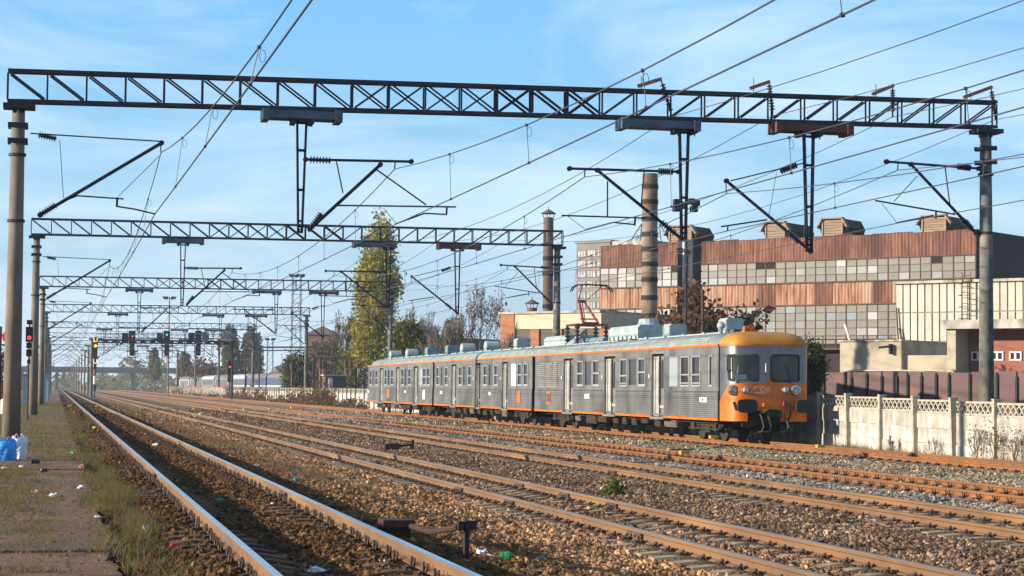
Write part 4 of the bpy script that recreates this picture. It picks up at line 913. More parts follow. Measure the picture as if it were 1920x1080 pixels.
doorsA = [(ys(1246), ys(1221)), (ys(1155), ys(1132.5)), (ys(1075), ys(1056))]
winsA = [W3(1330, 1336, 'slim'), W3(1297.5, 1313, 'open'), W3(1276.7, 1292, 'open'), W3(1197, 1210), W3(1179.5, 1192.5, 'dark'), W3(1163, 1175.5, 'open'), W3(1112, 1123.5), W3(1097, 1107.5, 'dark'), W3(1082.5, 1093)]
railcar('grey power car with orange cab front, raised red pantograph and three doors', 0, ys(1003.5), doorsA, winsA, [(ys(1271), ys(1255.5), BLANK)],
        [cab, pantograph, louvres([(1037.5, 1046), (1024.5, 1035.8), (1012, 1023)]), roof_gear, sign_plate(ys(1034), ys(1027), 1.05, 1.62, ORANGE, UNDERL), number_plate(ys(1327.5), ys(1313.5), 1.33, 1.50, '9-383-1'), sign_plate(ys(1107), ys(1098), 1.36, 1.54, WHITEP, BLANK),
         rbox(1362, 1395, 596), rbox(1256, 1288, 607)], nose=True)
c = lambda v: 680+v/4.5
doorsB = [(ys(c(1228)), ys(c(1175))), (ys(c(998)), ys(c(948))), (ys(c(792)), ys(c(748)))]
winsB = [W3(c(1360), c(1396)), W3(c(1309), c(1345)), W3(c(1111), c(1143)), W3(c(1065), c(1096), 'dark'), W3(c(1021), c(1053)), W3(c(891), c(920)), W3(c(849), c(880), 'dark'), W3(c(812), c(843)), W3(c(695), c(722)), W3(c(660), c(685), 'dark'), W3(c(624), c(651))]
railcar('grey middle railcar with a white panel beside its right-hand windows', ys(998), ys(814.5), doorsB, winsB, [(ys(c(1293)), ys(c(1255)), WHITEP)],
        [sign_plate(ys(c(1337)), ys(c(1310)), 1.05, 1.62, ORANGE), sign_plate(ys(c(1090)), ys(c(1069)), 1.40, 1.56, WHITEP, BLANK), sign_plate(ys(c(680)), ys(c(660)), 1.40, 1.56, WHITEP, BLANK),
         rbox(970, 995, 634.5), rbox(911, 940, 639.5, True), rbox(866, 893, 644, True), rbox(840, 861, 647, m=ROOFB)])
doorsC = [(ys(c(468)), ys(c(430))), (ys(c(312)), ys(c(282))), (ys(c(174)), ys(c(145)))]
winsC = [W3(c(544), c(571)), W3(c(511), c(538)), W3(c(386), c(411)), W3(c(356), c(380), 'dark'), W3(c(328), c(352)), W3(c(241), c(264)), W3(c(213), c(236), 'dark'), W3(c(187), c(209)), W3(c(109), c(131)), W3(c(84), c(105), 'dark'), W3(c(61), c(80))]
railcar('grey rearmost railcar, smallest in the photo, with two round roof barrels', ys(811.5), ys(690), doorsC, winsC, [(ys(c(506)), ys(c(481)), BLANK)],
        [sign_plate(ys(c(533)), ys(c(513)), 1.05, 1.62, WHITEP), sign_plate(ys(c(233)), ys(c(213)), 1.05, 1.62, ORANGE), sign_plate(ys(c(372)), ys(c(359)), 1.40, 1.56, WHITEP), sign_plate(ys(c(60)), ys(c(49)), 1.36, 1.52, WHITEP),
         rbox(802, 822, 651, m=ROOFB), rbox(763, 786, 654, True), rbox(732, 755, 657.5, True)], tail=True)
for k, (xa, xb) in enumerate(((998, 1003.5), (811.5, 814.5))):
    a, b = ys(xb), ys(xa); g = MB(); g.box(TX-1.15, TX+1.15, YF+a+.02, YF+b-.02, .9, 3.45)
    for s in (-1, 1): g.box(TX+s*1.2-.05, TX+s*1.2+.05, YF+a+.05, YF+b-.05, .95, 3.3)
    solo(g, 'gangway_bellows', BLACK, (TX, YF+a, .9), ['black gangway between the orange-nosed power car and the middle car', 'black gangway between the middle car and the rearmost car'][k], 'gangway')

# ------------------------------------------------------------------ whitewashed concrete fence along the tracks
WX = 25.6
fence = thing('concrete_fence', 'whitewashed concrete fence with pierced top and posts along the far track', 'fence', (WX, 47, -.25))
def fence_top(y): return float(np.interp(y, [40, 48, 60, 450], [1.40, 1.48, 1.62, 1.55]))
def lattice_mesh(L=2.45, h=.40):
    g = MB(); g.box(-.05, .03, 0, L, h-.06, h); g.box(-.05, .03, 0, L, 0, .055)
    n = 8; w = L/n
    for k in range(n):
        y0, y1 = k*w, (k+1)*w; g.beam((-.02, y0, .05), (-.02, y1, h-.05), .05, .045, side=(1, 0, 0)); g.beam((.0, y1, .05), (.0, y0, h-.05), .045, .045, side=(1, 0, 0))
    return g.mesh('pierced_panel', LATT)
LATM = lattice_mesh(); PAN = [MB().box(-.05, .03, 0, 2.45, 0, .445).mesh('fence_panel', m) for m in (WHITEW, GREYW)]
g = MB(); g.box(-.16, .07, -.075, .075, 0, 2.02); g.box(-.17, .08, -.085, .085, 2.02, 2.06); POST = g.mesh('fence_post_or_gap', LATT)
far = MB(); y = 44.0
ph = 2.553; y = 49.05-2*ph; i = 0
while y < 460:
    top = fence_top(y); vis = y < 64 or 148 < y < 300; z = top-.40
    if vis:
        link('fence_post_or_gap', POST, fence, (0, y-47, top-1.98+.25)).rotation_euler = (RNG.normal(0, .014), RNG.normal(0, .016), RNG.normal(0, .03))
        link('pierced_panel', LATM, fence, (0, y+.07-47, z+.25))
        for k in range(3):
            p = link('fence_panel', PAN[1 if (k == 0 and y < 70) or RNG.random() < .25 else 0], fence, (RNG.normal(0, .013), y+.07-47, z-.45*(k+1)+.25)); p.rotation_euler = (RNG.normal(0, .0015), RNG.normal(0, .02), 0)
    else:
        far.box(WX-.05, WX+.03, y+.07, y+ph-.05, top-1.75, top-.02); far.box(WX-.16, WX+.07, y-.07, y+.07, -.3, top+.06)
    y += ph
far.build('far_fence_bays', GREYW, fence, kind='stuff')

# ------------------------------------------------------------------ works buildings: frames aligned with the hall front
E1 = np.array([0.645, -0.764, 0.0]); E1 /= np.linalg.norm(E1); NIN = np.array([-E1[1], E1[0], 0.0]); ANG = math.atan2(E1[1], E1[0])
class Front:                                            # a building front: u runs right along it, w into the building, z up
    def __init__(s, px, py, D, name, label, cat, base=-.4):
        p = onD(px, py, D); s.o = np.array([p[0], p[1], base]); s.root = thing(name, label, cat, s.o, ANG)
    def uz(s, x, y, w=0.0):
        d = ray(x, y); p0 = s.o+NIN*w; t = ((p0-CAM)@NIN)/(d@NIN); p = CAM+d*t; return float((p-s.o)@E1), float(p[2]-s.o[2])
    def U(s, x, y=600): return s.uz(x, y)[0]
    def Z(s, x, y): return s.uz(x, y)[1]
CORR = mat('rusty_corrugated_sheet', (0.10, 0.037, 0.024), (0.22, 0.10, 0.062), scale=1.0, rough=0.85, stretch=(4, 4, .6), c3=(0.075, 0.032, 0.024), s3=.16, c3r=(.46, .66), lo=.36, hi=.66, detail=9, rnd=.06)
CORRL = mat('rusty_sheet_peeling', (0.16, 0.06, 0.03), (0.36, 0.20, 0.125), scale=1.0, rough=0.85, stretch=(4, 4, .5), c3=(0.36, 0.24, 0.165), s3=.2, c3r=(.5, .66), lo=.38, hi=.62, detail=9, rnd=.06)
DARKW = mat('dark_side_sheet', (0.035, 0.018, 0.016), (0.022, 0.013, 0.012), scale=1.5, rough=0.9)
MULL = mat('brown_mullion', (0.10, 0.055, 0.045), (0.075, 0.045, 0.036), scale=3, rough=0.85)
PANES = [mat('pane_beige', (0.125, 0.12, 0.10), (0.098, 0.096, 0.08), scale=.9, rough=0.5, rnd=.10), mat('pane_blue', (0.125, 0.155, 0.17), rough=0.3, rnd=.15), mat('pane_white', (0.26, 0.27, 0.27), rough=0.45, rnd=.1), mat('pane_hole', (0.015, 0.012, 0.012), rough=0.9), mat('pane_grey', (0.19, 0.205, 0.20), (0.14, 0.155, 0.152), scale=1.5, rough=0.4, rnd=.12)]
fac = Front(1830, 430, 150, 'factory_hall', 'long factory hall with rusty corrugated bands and broken window strips', 'factory')
R_ = fac.root; rows = []
UL, UR = fac.U(1126, 540), 0.0
Zt, Zb1 = fac.Z(1830, 430), fac.Z(1830, 477); Zw1 = fac.Z(1831, 521); Zb2 = (fac.Z(1678, 570.5)+fac.Z(1127, 579))/2; Zw2 = fac.Z(1678, 644)
def corrugated(u0, u1, z0, z1, m, d=.045, pitch=.26):
    n = max(2, int((u1-u0)/pitch)); g = MB(); vs = []
    for k in range(2*n+1):
        u = u0+(u1-u0)*k/(2*n); w = -.05-(d if k % 2 else 0); vs += [(u, w, z0), (u, w, z1)]
    return g.add(vs, [(2*k, 2*k+2, 2*k+3, 2*k+1) for k in range(2*n)])
nb = 20
for k in range(nb):
    a, b = UL+(UR-UL)*k/nb, UL+(UR-UL)*(k+1)/nb
    sag = .12*math.sin(k*1.3)
    corrugated(a, b, Zb1, Zt+.05*math.sin(k*2.1), CORR).build('corrugated_sheet', CORR, R_, local=True)
    corrugated(a, b, Zb2, Zw1-.06, CORRL).build('corrugated_sheet', CORRL if k < 9 or k % 3 else CORR, R_, local=True)
g = MB(); g.box(UL, UR, .02, 24, 0, Zt-.3); g.build('hall_core', BLACK, R_, local=True)
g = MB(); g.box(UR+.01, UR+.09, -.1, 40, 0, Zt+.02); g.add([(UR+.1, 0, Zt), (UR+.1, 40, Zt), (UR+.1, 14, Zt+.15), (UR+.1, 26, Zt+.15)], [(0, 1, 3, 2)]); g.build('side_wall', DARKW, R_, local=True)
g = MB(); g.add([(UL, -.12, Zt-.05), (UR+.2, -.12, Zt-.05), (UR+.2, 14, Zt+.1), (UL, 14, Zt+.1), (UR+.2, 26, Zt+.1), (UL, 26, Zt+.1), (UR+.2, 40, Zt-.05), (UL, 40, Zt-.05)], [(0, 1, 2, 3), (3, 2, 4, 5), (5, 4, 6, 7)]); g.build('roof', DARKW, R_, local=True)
NC = 38; cw = (UR-UL)/NC; rnp = random.Random(4)
def pane_kind(c, r, band):
    if c < 8: return rnp.choices([0, 1, 2, 4], [4, 3, 1.5, 4])[0]
    return rnp.choices([0, 1, 2, 4], [10, 1.2, .6, .5])[0]
PM = [MB().box(.0, 1, -.03, 0, 0, 1).mesh('pane', m) for m in PANES]
def strip(z0, z1, nr, c0, c1):
    h = (z1-z0)/nr
    for c in range(c0, c1):
        for r in range(nr):
            k = pane_kind(c, r, 0)
            if (c, r, nr) in ((8, nr-1, 3), (17, nr-1, 3), (18, nr-1, 3), (34, nr-1, 3)): k = 3
            if (c, r, nr) in ((1, 4, 5),): k = 3
            p = link('pane', PM[k], R_, (UL+c*cw+.02, -.06+RNG.normal(0, .008), z0+r*h+.025)); p.scale = (cw-.04, 1, h-.05)
    g = MB()
    for c in range(c0, c1+1): w = .045 if c % 2 == 0 else .022; g.box(UL+c*cw-w, UL+c*cw+w, -.13, .0, z0, z1)
    for r in range(nr+1): g.box(UL+c0*cw, UL+c1*cw, -.115, -.005, z0+r*h-.022, z0+r*h+.022)
    g.build('window_frame', MULL, R_, local=True)
strip(Zw1, Zb1, 3, 0, NC); strip(Zw2, Zb2, 5, 0, 31)
for z in (Zb1, Zw1, Zb2): MB().box(UL, UR+.05, -.2, -.06, z-.06, z+.05).build('sill_beam', MULL, R_, local=True)
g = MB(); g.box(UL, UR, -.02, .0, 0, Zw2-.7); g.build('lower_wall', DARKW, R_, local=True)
g = MB(); u0, u1 = fac.U(1480), fac.U(1690); zr = Zw2; g.box(u0, u1, -1.0, -.1, zr-.5, zr-.35)
u = u0
while u < u1: g.box(u-.03, u+.03, -1.0, -.94, zr-.35, zr+.65); u += 1.2
g.box(u0, u1, -1.0, -.95, zr+.6, zr+.66); g.build('balcony_rail', MULL, R_, local=True)
WOODM = mat('grey_boards', (0.30, 0.21, 0.145), (0.20, 0.145, 0.105), scale=1.5, rough=0.9, stretch=(.4, 1, 5))
for xa, xb, yt, yb, dl in ((1243, 1300, 427, 452, 42), (1425, 1474, 420, 444, 62), (1531, 1583, 413, 439, 46), (1717, 1778, 408, 432, 60)):
    a, b = fac.U(xa, 430), fac.U(xb, 430); z1, z0 = fac.Z(xa, yt)+.1, Zt-.2; m = (a+b)/2; w = (b-a)
    body = [(a+w*.12, z0), (b-w*.12, z0), (b, z0+(z1-z0)*.55), (b-w*.16, z1), (a+w*.16, z1), (a, z0+(z1-z0)*.55)]
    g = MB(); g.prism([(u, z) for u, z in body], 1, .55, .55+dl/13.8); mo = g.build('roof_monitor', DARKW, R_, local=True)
    g = MB(); n = 7
    for k in range(n):
        t0, t1 = k/n, (k+.86)/n; za, zb_ = z0+(z1-z0-.1)*t0, z0+(z1-z0-.1)*t1; g.box(a+w*.16, b-w*.16, .38, .56, za, zb_)
    g.box(a+w*.12, a+w*.17, .3, .5, z0, z1-.1); g.box(b-w*.17, b-w*.12, .3, .5, z0, z1-.1); g.build('monitor_boards', WOODM, mo, local=True)
    g = MB(); g.beam((a-.1, .4, z0+(z1-z0)*.55), (a+w*.15, .4, z1+.05), .5, .12); g.beam((b+.1, .4, z0+(z1-z0)*.55), (b-w*.15, .4, z1+.05), .5, .12); g.box(a+w*.14, b-w*.14, .2, .8, z1-.02, z1+.1); g.build('monitor_eave', WOODM, mo, local=True)
g = MB()
for x in (1160, 1188):
    u = fac.U(x, 440); zt = fac.Z(x, 430); zb_ = Zt+.2; w = 1.0
    for s in (-1, 1):
        for d in (0, 2): g.tube((u+s*w, 3+d, zb_), (u+s*.15, 4, zt+.8), .05, 5)
    for t in (.35, .7): g.beam((u-w*(1-t)-.1, 3.4, zb_+(zt+.8-zb_)*t), (u+w*(1-t)+.1, 3.4, zb_+(zt+.8-zb_)*t), .06, .06)
    g.tube((u-w, 3, zb_), (u+.4, 3.6, zb_+1.0), .04, 5); g.tube((u+w, 3, zb_), (u-.4, 3.6, zb_+1.0), .04, 5)
g.build('roof_trestle', UNDERL, R_, local=True)
g = MB(); g.box(fac.U(1136, 455), fac.U(1205, 455), 1, 6, Zt-.1, Zt+.45); g.build('roof_parapet', GREYW, R_, local=True)
# dark steel duct against the hall, floodlight pole beside it
duct = Front(1299, 450, 140, 'steel_duct', 'tall dark steel duct standing against the rusty factory front', 'duct')
g = MB(); ua = duct.U(1270, 480); zt = duct.Z(1285, 449); g.box(ua, 0, 0, 1.2, 0, zt)
for z in np.arange(1.2, zt, 1.6): g.box(ua-.05, .05, -.05, 1.25, z, z+.12)
g.build('duct_shaft', STEEL, duct.root, local=True); MB().box(ua+.55, ua+.68, -.16, -.03, 0, zt-.2).build('conduit', ALU, duct.root, local=True)

PWALL = mat('pale_wall_panel', (0.47, 0.445, 0.37), (0.41, 0.385, 0.32), scale=.8, rough=0.9, rnd=.06, c3=(0.34, 0.315, 0.25), s3=.6)
JNT = mat('panel_joint', (0.20, 0.17, 0.13), rough=.9)
wb = Front(1680, 600, 118, 'panelled_annex', 'pale annex of tall wall panels right of the rusty hall front', 'annex'); R_ = wb.root
zt, zm, zl = wb.Z(1680, 533), wb.Z(1680, 586), wb.Z(1680, 640); pw = wb.U(1693.5, 600)-0
MB().box(.03, 30, .04, 14, 0, zt-.05).build('annex_core', JNT, R_, local=True); MB().box(-.15, 30.2, -.25, 14.2, zt, zt+.16).build('roof_edge', GREYW, R_, local=True)
for k in range(int(28/pw)):
    for z0, z1 in ((0.0, zl-.06), (zl, zm-.06), (zm, zt-.02)): MB().box(k*pw+.05, (k+1)*pw-.04, -.03+RNG.normal(0, .006), .05, z0, z1).build('wall_panel', PWALL, R_, local=True)
g = MB(); ul = wb.U(1808, 560)
for s in (0, .55): g.tube((ul+s, -.3, zl-.5), (ul+s, -.3, zt+.6), .025, 5)
z = zl-.4
while z < zt+.4: g.tube((ul, -.3, z), (ul+.55, -.3, z), .02, 4); z += .33
z = zl+.6
while z < zt: g.path([(ul, -.3, z), (ul-.05, -.8, z), (ul+.28, -1.05, z), (ul+.6, -.8, z), (ul+.55, -.3, z)], .02, 4); z += .7
g.build('caged_ladder', MULL, R_, local=True)
g = MB(); ud = wb.U(1683, 620)
for a, b in (((ud, -.15, zm+.3), (ud+.2, -.2, zl-1)), ((ud+.2, -.2, zl+.8), (ud+.9, -.15, zl-2.2))): g.tube(a, b, .05, 5)
g.build('drain_pipe', MULL, R_, local=True)

BEIG = mat('beige_plaster', (0.42, 0.37, 0.275), (0.35, 0.31, 0.23), scale=.7, rough=.95, c3=(0.22, 0.19, 0.14), s3=.55)
lb = Front(1575, 690, 108, 'plaster_shed', 'low blank beige plaster shed with dark stains before the hall', 'shed'); R_ = lb.root
z0, z1 = 0, lb.Z(1575, 641); u1, u2 = lb.U(1690, 660), lb.U(1773, 660)
MB().box(0, u1, 0, 8, 0, z1).build('wall', BEIG, R_, local=True); MB().box(-.08, u1+.05, -.1, 8, z1, z1+.1).build('roof_edge', GREYW, R_, local=True)
MB().box(u1, u2, .3, 8, 0, lb.Z(1700, 666)).build('wall', BEIG, R_, local=True)
g = MB(); zz = lb.Z(1580, 695); g.tube((.3, -.12, zz), (u2, -.12, zz+.02), .04, 6); g.tube((.3, -.12, zz), (.3, -.12, zz-.6), .04, 6); g.build('pipe', PWALL, R_, local=True)
g = MB(); us = lb.U(1590, 640); g.beam((us, .2, z1+.1), (us-.3, .2, z1+1.0), .1, .1); g.build('floodlight_stub', ALU, R_, local=True)
g = MB(); us = lb.U(1672, 650); g.box(us-.05, us+.05, -.3, 0, lb.Z(1672, 664), lb.Z(1672, 645)); g.tube((us, -.3, lb.Z(1672, 650)), (us-.5, -.6, lb.Z(1672, 652)), .06, 6); g.build('wall_lamp', STEEL, R_, local=True)

BRICK = mat('red_brick_render', (0.27, 0.105, 0.07), (0.22, 0.085, 0.06), scale=1.2, rough=.95, c3=(0.26, 0.095, 0.065), s3=.6)
rb = Front(1776, 690, 98, 'red_office', 'red office block with white windows under a pale flat roof', 'office'); R_ = rb.root
ur = rb.U(1792, 650); zt = rb.Z(1776, 617); zw0, zw1 = rb.Z(1850, 677), rb.Z(1850, 658.5)
MB().box(0, ur, 0, 9, 0, zt).build('end_pier', BEIG, R_, local=True)
MB().box(ur, 26, 1.6, 9, 0, zt).build('wall', BRICK, R_, local=True); MB().box(-.2, 26, -.25, 9.2, zt, zt+.45).build('roof_slab', GREYW, R_, local=True)
MB().box(ur+.02, 26, -.02, 1.6, 0, rb.Z(1850, 699)).build('plinth', GREYW, R_, local=True)
for xa, xb in ((1789, 1811), (1822, 1846), (1858.5, 1882), (1893, 1916), (1927, 1950), (1962, 1985)):
    a, b = rb.uz(xa, 668, 1.6)[0], rb.uz(xb, 668, 1.6)[0]; z0, z1 = rb.uz(1850, 676, 1.6)[1], rb.uz(1850, 659, 1.6)[1]; g = MB(); m = (a+b)/2
    for c in ((a, a+.07, z0, z1), (b-.07, b, z0, z1), (a+.07, b-.07, z0, z0+.07), (a+.07, b-.07, z1-.07, z1), (m-.05, m+.05, z0+.07, z1-.07)): g.box(c[0], c[1], 1.53, 1.62, c[2], c[3])
    w = g.build('window', WHITEP, R_, local=True); MB().box(a+.05, b-.05, 1.57, 1.60, z0+.05, z1-.05).build('pane', GLASSD, w, local=True)
a = rb.uz(1781, 683, 1.2)[0]; z = rb.uz(1781, 688, 1.2)[1]; g = MB(); g.box(a, a+.8, 1.2, 1.55, z, z+.62); ac = g.build('air_conditioner', WHITEP, R_, local=True)
MB().lathe((a+.3, 1.19, z+.31), (0, -1, 0), [(.22, 0), (.22, .02)], 12).build('fan_grille', UNDERL, ac, local=True)

bf = Front(1545, 690, 84, 'sheet_metal_fence', 'brown sheet metal fence with black strips for its dark gaps behind the concrete fence', 'fence'); R_ = bf.root
zt = bf.Z(1700, 697.5); xs_ = [1478, 1512, 1545, 1585, 1597, 1626, 1654, 1682, 1702.5, 1728.5, 1756, 1780, 1819, 1870, 1907, 1940, 1975]; uu = [bf.U(x, 720) for x in xs_]
for k in range(len(uu)-1):
    a, b = uu[k], uu[k+1]; MB().box(a+.05, b-.05, 0, .03, 0, zt+RNG.normal(0, .015)).build('metal_sheet', BROWNF, R_, local=True)
    pt = bf.Z(1700, 697.5 if k == 2 else RNG.uniform(700, 708)); MB().box(b-.05, b+.05, .035, .15, 0, zt).build('fence_post_or_gap', BLACK, R_, local=True); MB().box(b-.055, b+.035, -.07, -.003, 0, pt).build('fence_post_or_gap', BLACK, R_, local=True)  # black strips added to paint the dark gaps between the sheets

# apartment block, low workshop
CONC = mat('grey_block_wall', (0.20, 0.185, 0.165), (0.17, 0.155, 0.14), scale=.2, rough=.95)
ab = Front(1080, 600, 400, 'apartment_block', 'tall grey apartment block behind the left end of the factory', 'apartment block'); R_ = ab.root
zt = ab.Z(1080, 457); fw_ = ab.U(1144, 500); MB().box(0, fw_, 0, 12, 0, zt).build('wall', CONC, R_, local=True); MB().box(-.3, fw_+.3, -.3, 12, zt, zt+.5).build('roof', CONC, R_, local=True)
for r in range(11):
    z1 = ab.Z(1100, 469)-r*(ab.Z(1100, 469)-ab.Z(1100, 488.3)); z0 = z1-1.35
    if z0 < 0: break
    for xa, xb in ((1083, 1098), (1101, 1116.5), (1119.5, 1134)):
        a, b = ab.U(xa, 520), ab.U(xb, 520); g = MB(); 
        for s in range(4): u = a+(b-a)*s/3; g.box(u-.04, u+.04, -.06, .02, z0, z1)
        g.box(a, b, -.07, .02, z1-.06, z1); g.box(a, b, -.12, .02, z0-.08, z0); w = g.build('window', MULL, R_, local=True); MB().box(a, b, -.02, -.004, z0, z1).build('pane', mat('flat_glass', (.07, .085, .10), (.22, .23, .23), scale=.6, rough=.35, lo=.52, hi=.58), w, local=True)
ws = Front(945, 650, 132, 'brick_workshop', 'low brick workshop with a cream upper band behind bare trees', 'workshop'); R_ = ws.root
zt, zm = ws.Z(960, 589), ws.Z(960, 617.5); CREAM = mat('cream_band', (0.48, 0.43, 0.31), (0.42, 0.375, 0.275), scale=.5, rough=.9); BRK2 = mat('orange_brick', (0.33, 0.15, 0.075), (0.26, 0.115, 0.06), scale=1.5, rough=.95)
ue = ws.U(1127, 620); MB().box(.9, ue, .1, 10, 0, zm).build('back_wall', mat('workshop_dark', (.07, .06, .055), rough=.7), R_, local=True)
MB().box(.9, ue, 0, 10, zm, zt).build('cream_wall', CREAM, R_, local=True); MB().box(-.3, .9, -.05, 10, 0, zt).build('brick_pier', BRK2, R_, local=True)
u = 2.2
while u < ue: MB().box(u, u+.75, -.02, .15, 0, zm-.02).build('brick_pier', BRK2, R_, local=True); u += 1.9
MB().box(-.4, ue, -.15, 10, zt, zt+.15).build('roof_edge', GREYW, R_, local=True)
SOOT = mat('sooty_brown_steel', (0.135, 0.085, 0.075), (0.10, 0.065, 0.06), scale=1.0, rough=.9, c3=(0.17, 0.10, 0.08), s3=.7, stretch=(1, 1, .4))
def stack(name, label, px0, px1, ytop, ybase, D, m, bands, hat, cat='chimney'):
    c = onD((px0+px1)/2, ytop, D); r = (px1-px0)/2*D/F; z1 = float(c[2]); z0 = float(onD((px0+px1)/2, ybase, D)[2]) if ybase else -.4
    t = thing(name, label, cat, (c[0], c[1], z0)); g = MB(); g.lathe((0, 0, 0), (0, 0, 1), [(r*1.03, 0), (r, z1-z0)], 20); g.build('shaft', m, t, local=True, smooth=False)
    for y in bands:
        z = float(onD(px0, y, D)[2])-z0; g = MB(); g.lathe((0, 0, z-.16), (0, 0, 1), [(r*1.07, 0), (r*1.07, .32)], 20); g.lathe((0, 0, z-.02), (0, 0, 1), [(r*1.12, 0), (r*1.12, .04)], 16); g.build('clamp_ring', BLACK, t, local=True)
    if hat:
        h = z1-z0; g = MB(); g.lathe((0, 0, h+r*.75), (0, 0, 1), [(r*1.5, 0), (r*1.5, .04), (.03, r*.9), (.02, r*1.5)], 14)
        for k in range(4): a = k*1.571; g.tube((r*.9*math.cos(a), r*.9*math.sin(a), h-.1), (r*1.2*math.cos(a), r*1.2*math.sin(a), h+r*.8), .03, 4)
        g.build('rain_cap', m, t, local=True)
    return t
stack('chimney', 'slim dark brown chimney with a conical cap beside a concrete mast', 1019, 1038, 408, None, 138, SOOT, [485, 513, 575, 607], True)
RUSTC = mat('patched_chimney_steel', (0.135, 0.085, 0.06), (0.26, 0.20, 0.15), scale=.45, rough=.85, c3=(0.075, 0.05, 0.042), s3=.5, lo=.42, hi=.6)
stack('chimney', 'thick rust-patched banded chimney in front of the factory hall', 1204.5, 1233.5, 326, None, 128, RUSTC, [350, 379, 411, 440, 468, 496, 525, 559, 593], False)
stack('roof_flue', 'short capped flue on the roof of the brick workshop', 988, 1007, 577, 589, 138, SOOT, [], True, 'flue')
sh = Front(745, 690, 176, 'grey_shed', 'low grey gable shed behind the rearmost railcar', 'shed'); R_ = sh.root
zt = sh.Z(775, 634); ue = sh.U(850, 650); MB().box(1.5, ue, 0, 7, 0, zt).build('wall', mat('grey_shed_wall', (.17, .17, .19), (.14, .14, .15), scale=1, rough=.9), R_, local=True)
MB().box(-.1, 1.5, .3, 7, 0, sh.Z(760, 646)).build('porch_wall', GREYW, R_, local=True); MB().beam((-1.0, 3.0, sh.Z(745, 652)), (1.6, 3.0, sh.Z(772, 642)), 7, .12).build('porch_roof', GREYW, R_, local=True); MB().box(1.35, 1.55, -.15, .0, 0, zt-.5).build('white_post', WHITEP, R_, local=True)

# brick water tower house, substation frames
wt = onD(604, 700, 300); t = thing('water_tower', 'square brick water tower with pyramid roof left of the poplar', 'water tower', (wt[0], wt[1], -.4), -.35)
zt = float(onD(604, 628, 300)[2])+.4; zp = float(onD(604, 611, 300)[2])+.4; BRK3 = mat('dull_brick', (0.20, 0.11, 0.085), (0.16, 0.09, 0.07), scale=.8, rough=.95)
MB().box(-2.1, 2.1, -2.1, 2.1, 0, zt).build('wall', BRK3, t, local=True); MB().add([(-2.5, -2.5, zt), (2.5, -2.5, zt), (2.5, 2.5, zt), (-2.5, 2.5, zt), (0, 0, zp)], [(0, 1, 4), (1, 2, 4), (2, 3, 4), (3, 0, 4), (0, 3, 2, 1)]).build('roof', mat('rusty_roof', (.16, .085, .07), (.12, .07, .06), scale=1), t, local=True)
for u in (-.8, .8): MB().box(u-.4, u+.4, -2.13, -2.09, zt-2.6, zt-1.1).build('window', BLACK, t, local=True)
MB().box(-2.2, 2.2, -2.2, 2.2, zt-.5, zt-.3).build('cornice', BRK3, t, local=True)
def yard_frame(name, label, pxs, ytop, D, thick=.18, bar2=None, ybot=735):
    P = [onD(x, ytop, D) for x in pxs]; t = thing(name, label, 'steel frame', (P[0][0], P[0][1], -.4))
    for p in P: MB().tube((p[0], p[1], -.4), (p[0], p[1], p[2]), thick/2, 8).build('post', STEEL, t)
    g = MB(); g.beam(P[0], P[-1], thick, thick)
    g.build('crossbar', STEEL, t)
    if bar2:
        Q = [onD(x, bar2, D) for x in (pxs[0], pxs[-1])]; MB().beam(Q[0], Q[1], thick*.7, thick*.7).build('crossbar', STEEL, t)
    return t
yard_frame('substation_frame', 'black substation frame of thin posts left of the last railcar', [588, 604, 611, 622, 629, 648, 668, 684], 672, 205)
yard_frame('substation_frame', 'short black substation frame under the bushes beside the brick tower', [576, 590, 600], 679, 215)
yf = yard_frame('siding_gantry', 'dark low gantry with twin bars right of the signal bridge', [461, 487, 602, 638], 651, 288, .24, 657)
for k, x in enumerate((547, 600, 606, 648, 657, 671)):
    p = onD(x, 690 if k else 694, 204 if k else 224); b = (p[0], p[1], -.4); g = MB(); g.tube(b, (p[0], p[1], p[2]), .07, 6); 
    s_ = solo(g, 'rusty_post', mat('rusty_post_paint', (.33, .17, .06), (.22, .11, .05), scale=4), b, ['rusty post at the dark bush before the blue coaches', 'rusty post, left of the close pair behind the white fence', 'rusty post, right of the close pair behind the white fence', 'rusty post behind the white fence, third from the last railcar', 'rusty post behind the white fence, second from the last railcar', 'rusty post nearest the last railcar'][k], 'post', 'rusty posts of the substation')
    MB().lathe((0, 0, p[2]+.4), (0, 0, 1), [(.12, 0), (.22, .1), (.22, .7), (.1, .85)], 8).build('insulator_pot', RUSTPL, s_, local=True)
hutp = onD(629, 735, 202); hut = thing('kiosk', 'small grey kiosk with a white post among the substation frames', 'kiosk', (hutp[0], hutp[1], -.4)); MB().box(-1.1, 1.1, 0, 2, 0, 3.3).build('wall', UNDERL, hut, local=True); MB().box(-1.3, 1.3, -.2, 2.2, 3.3, 3.45).build('roof', ROOFL, hut, local=True); MB().box(-.75, -.35, -.2, 0, 0, 3.1).build('white_post', WHITEP, hut, local=True)

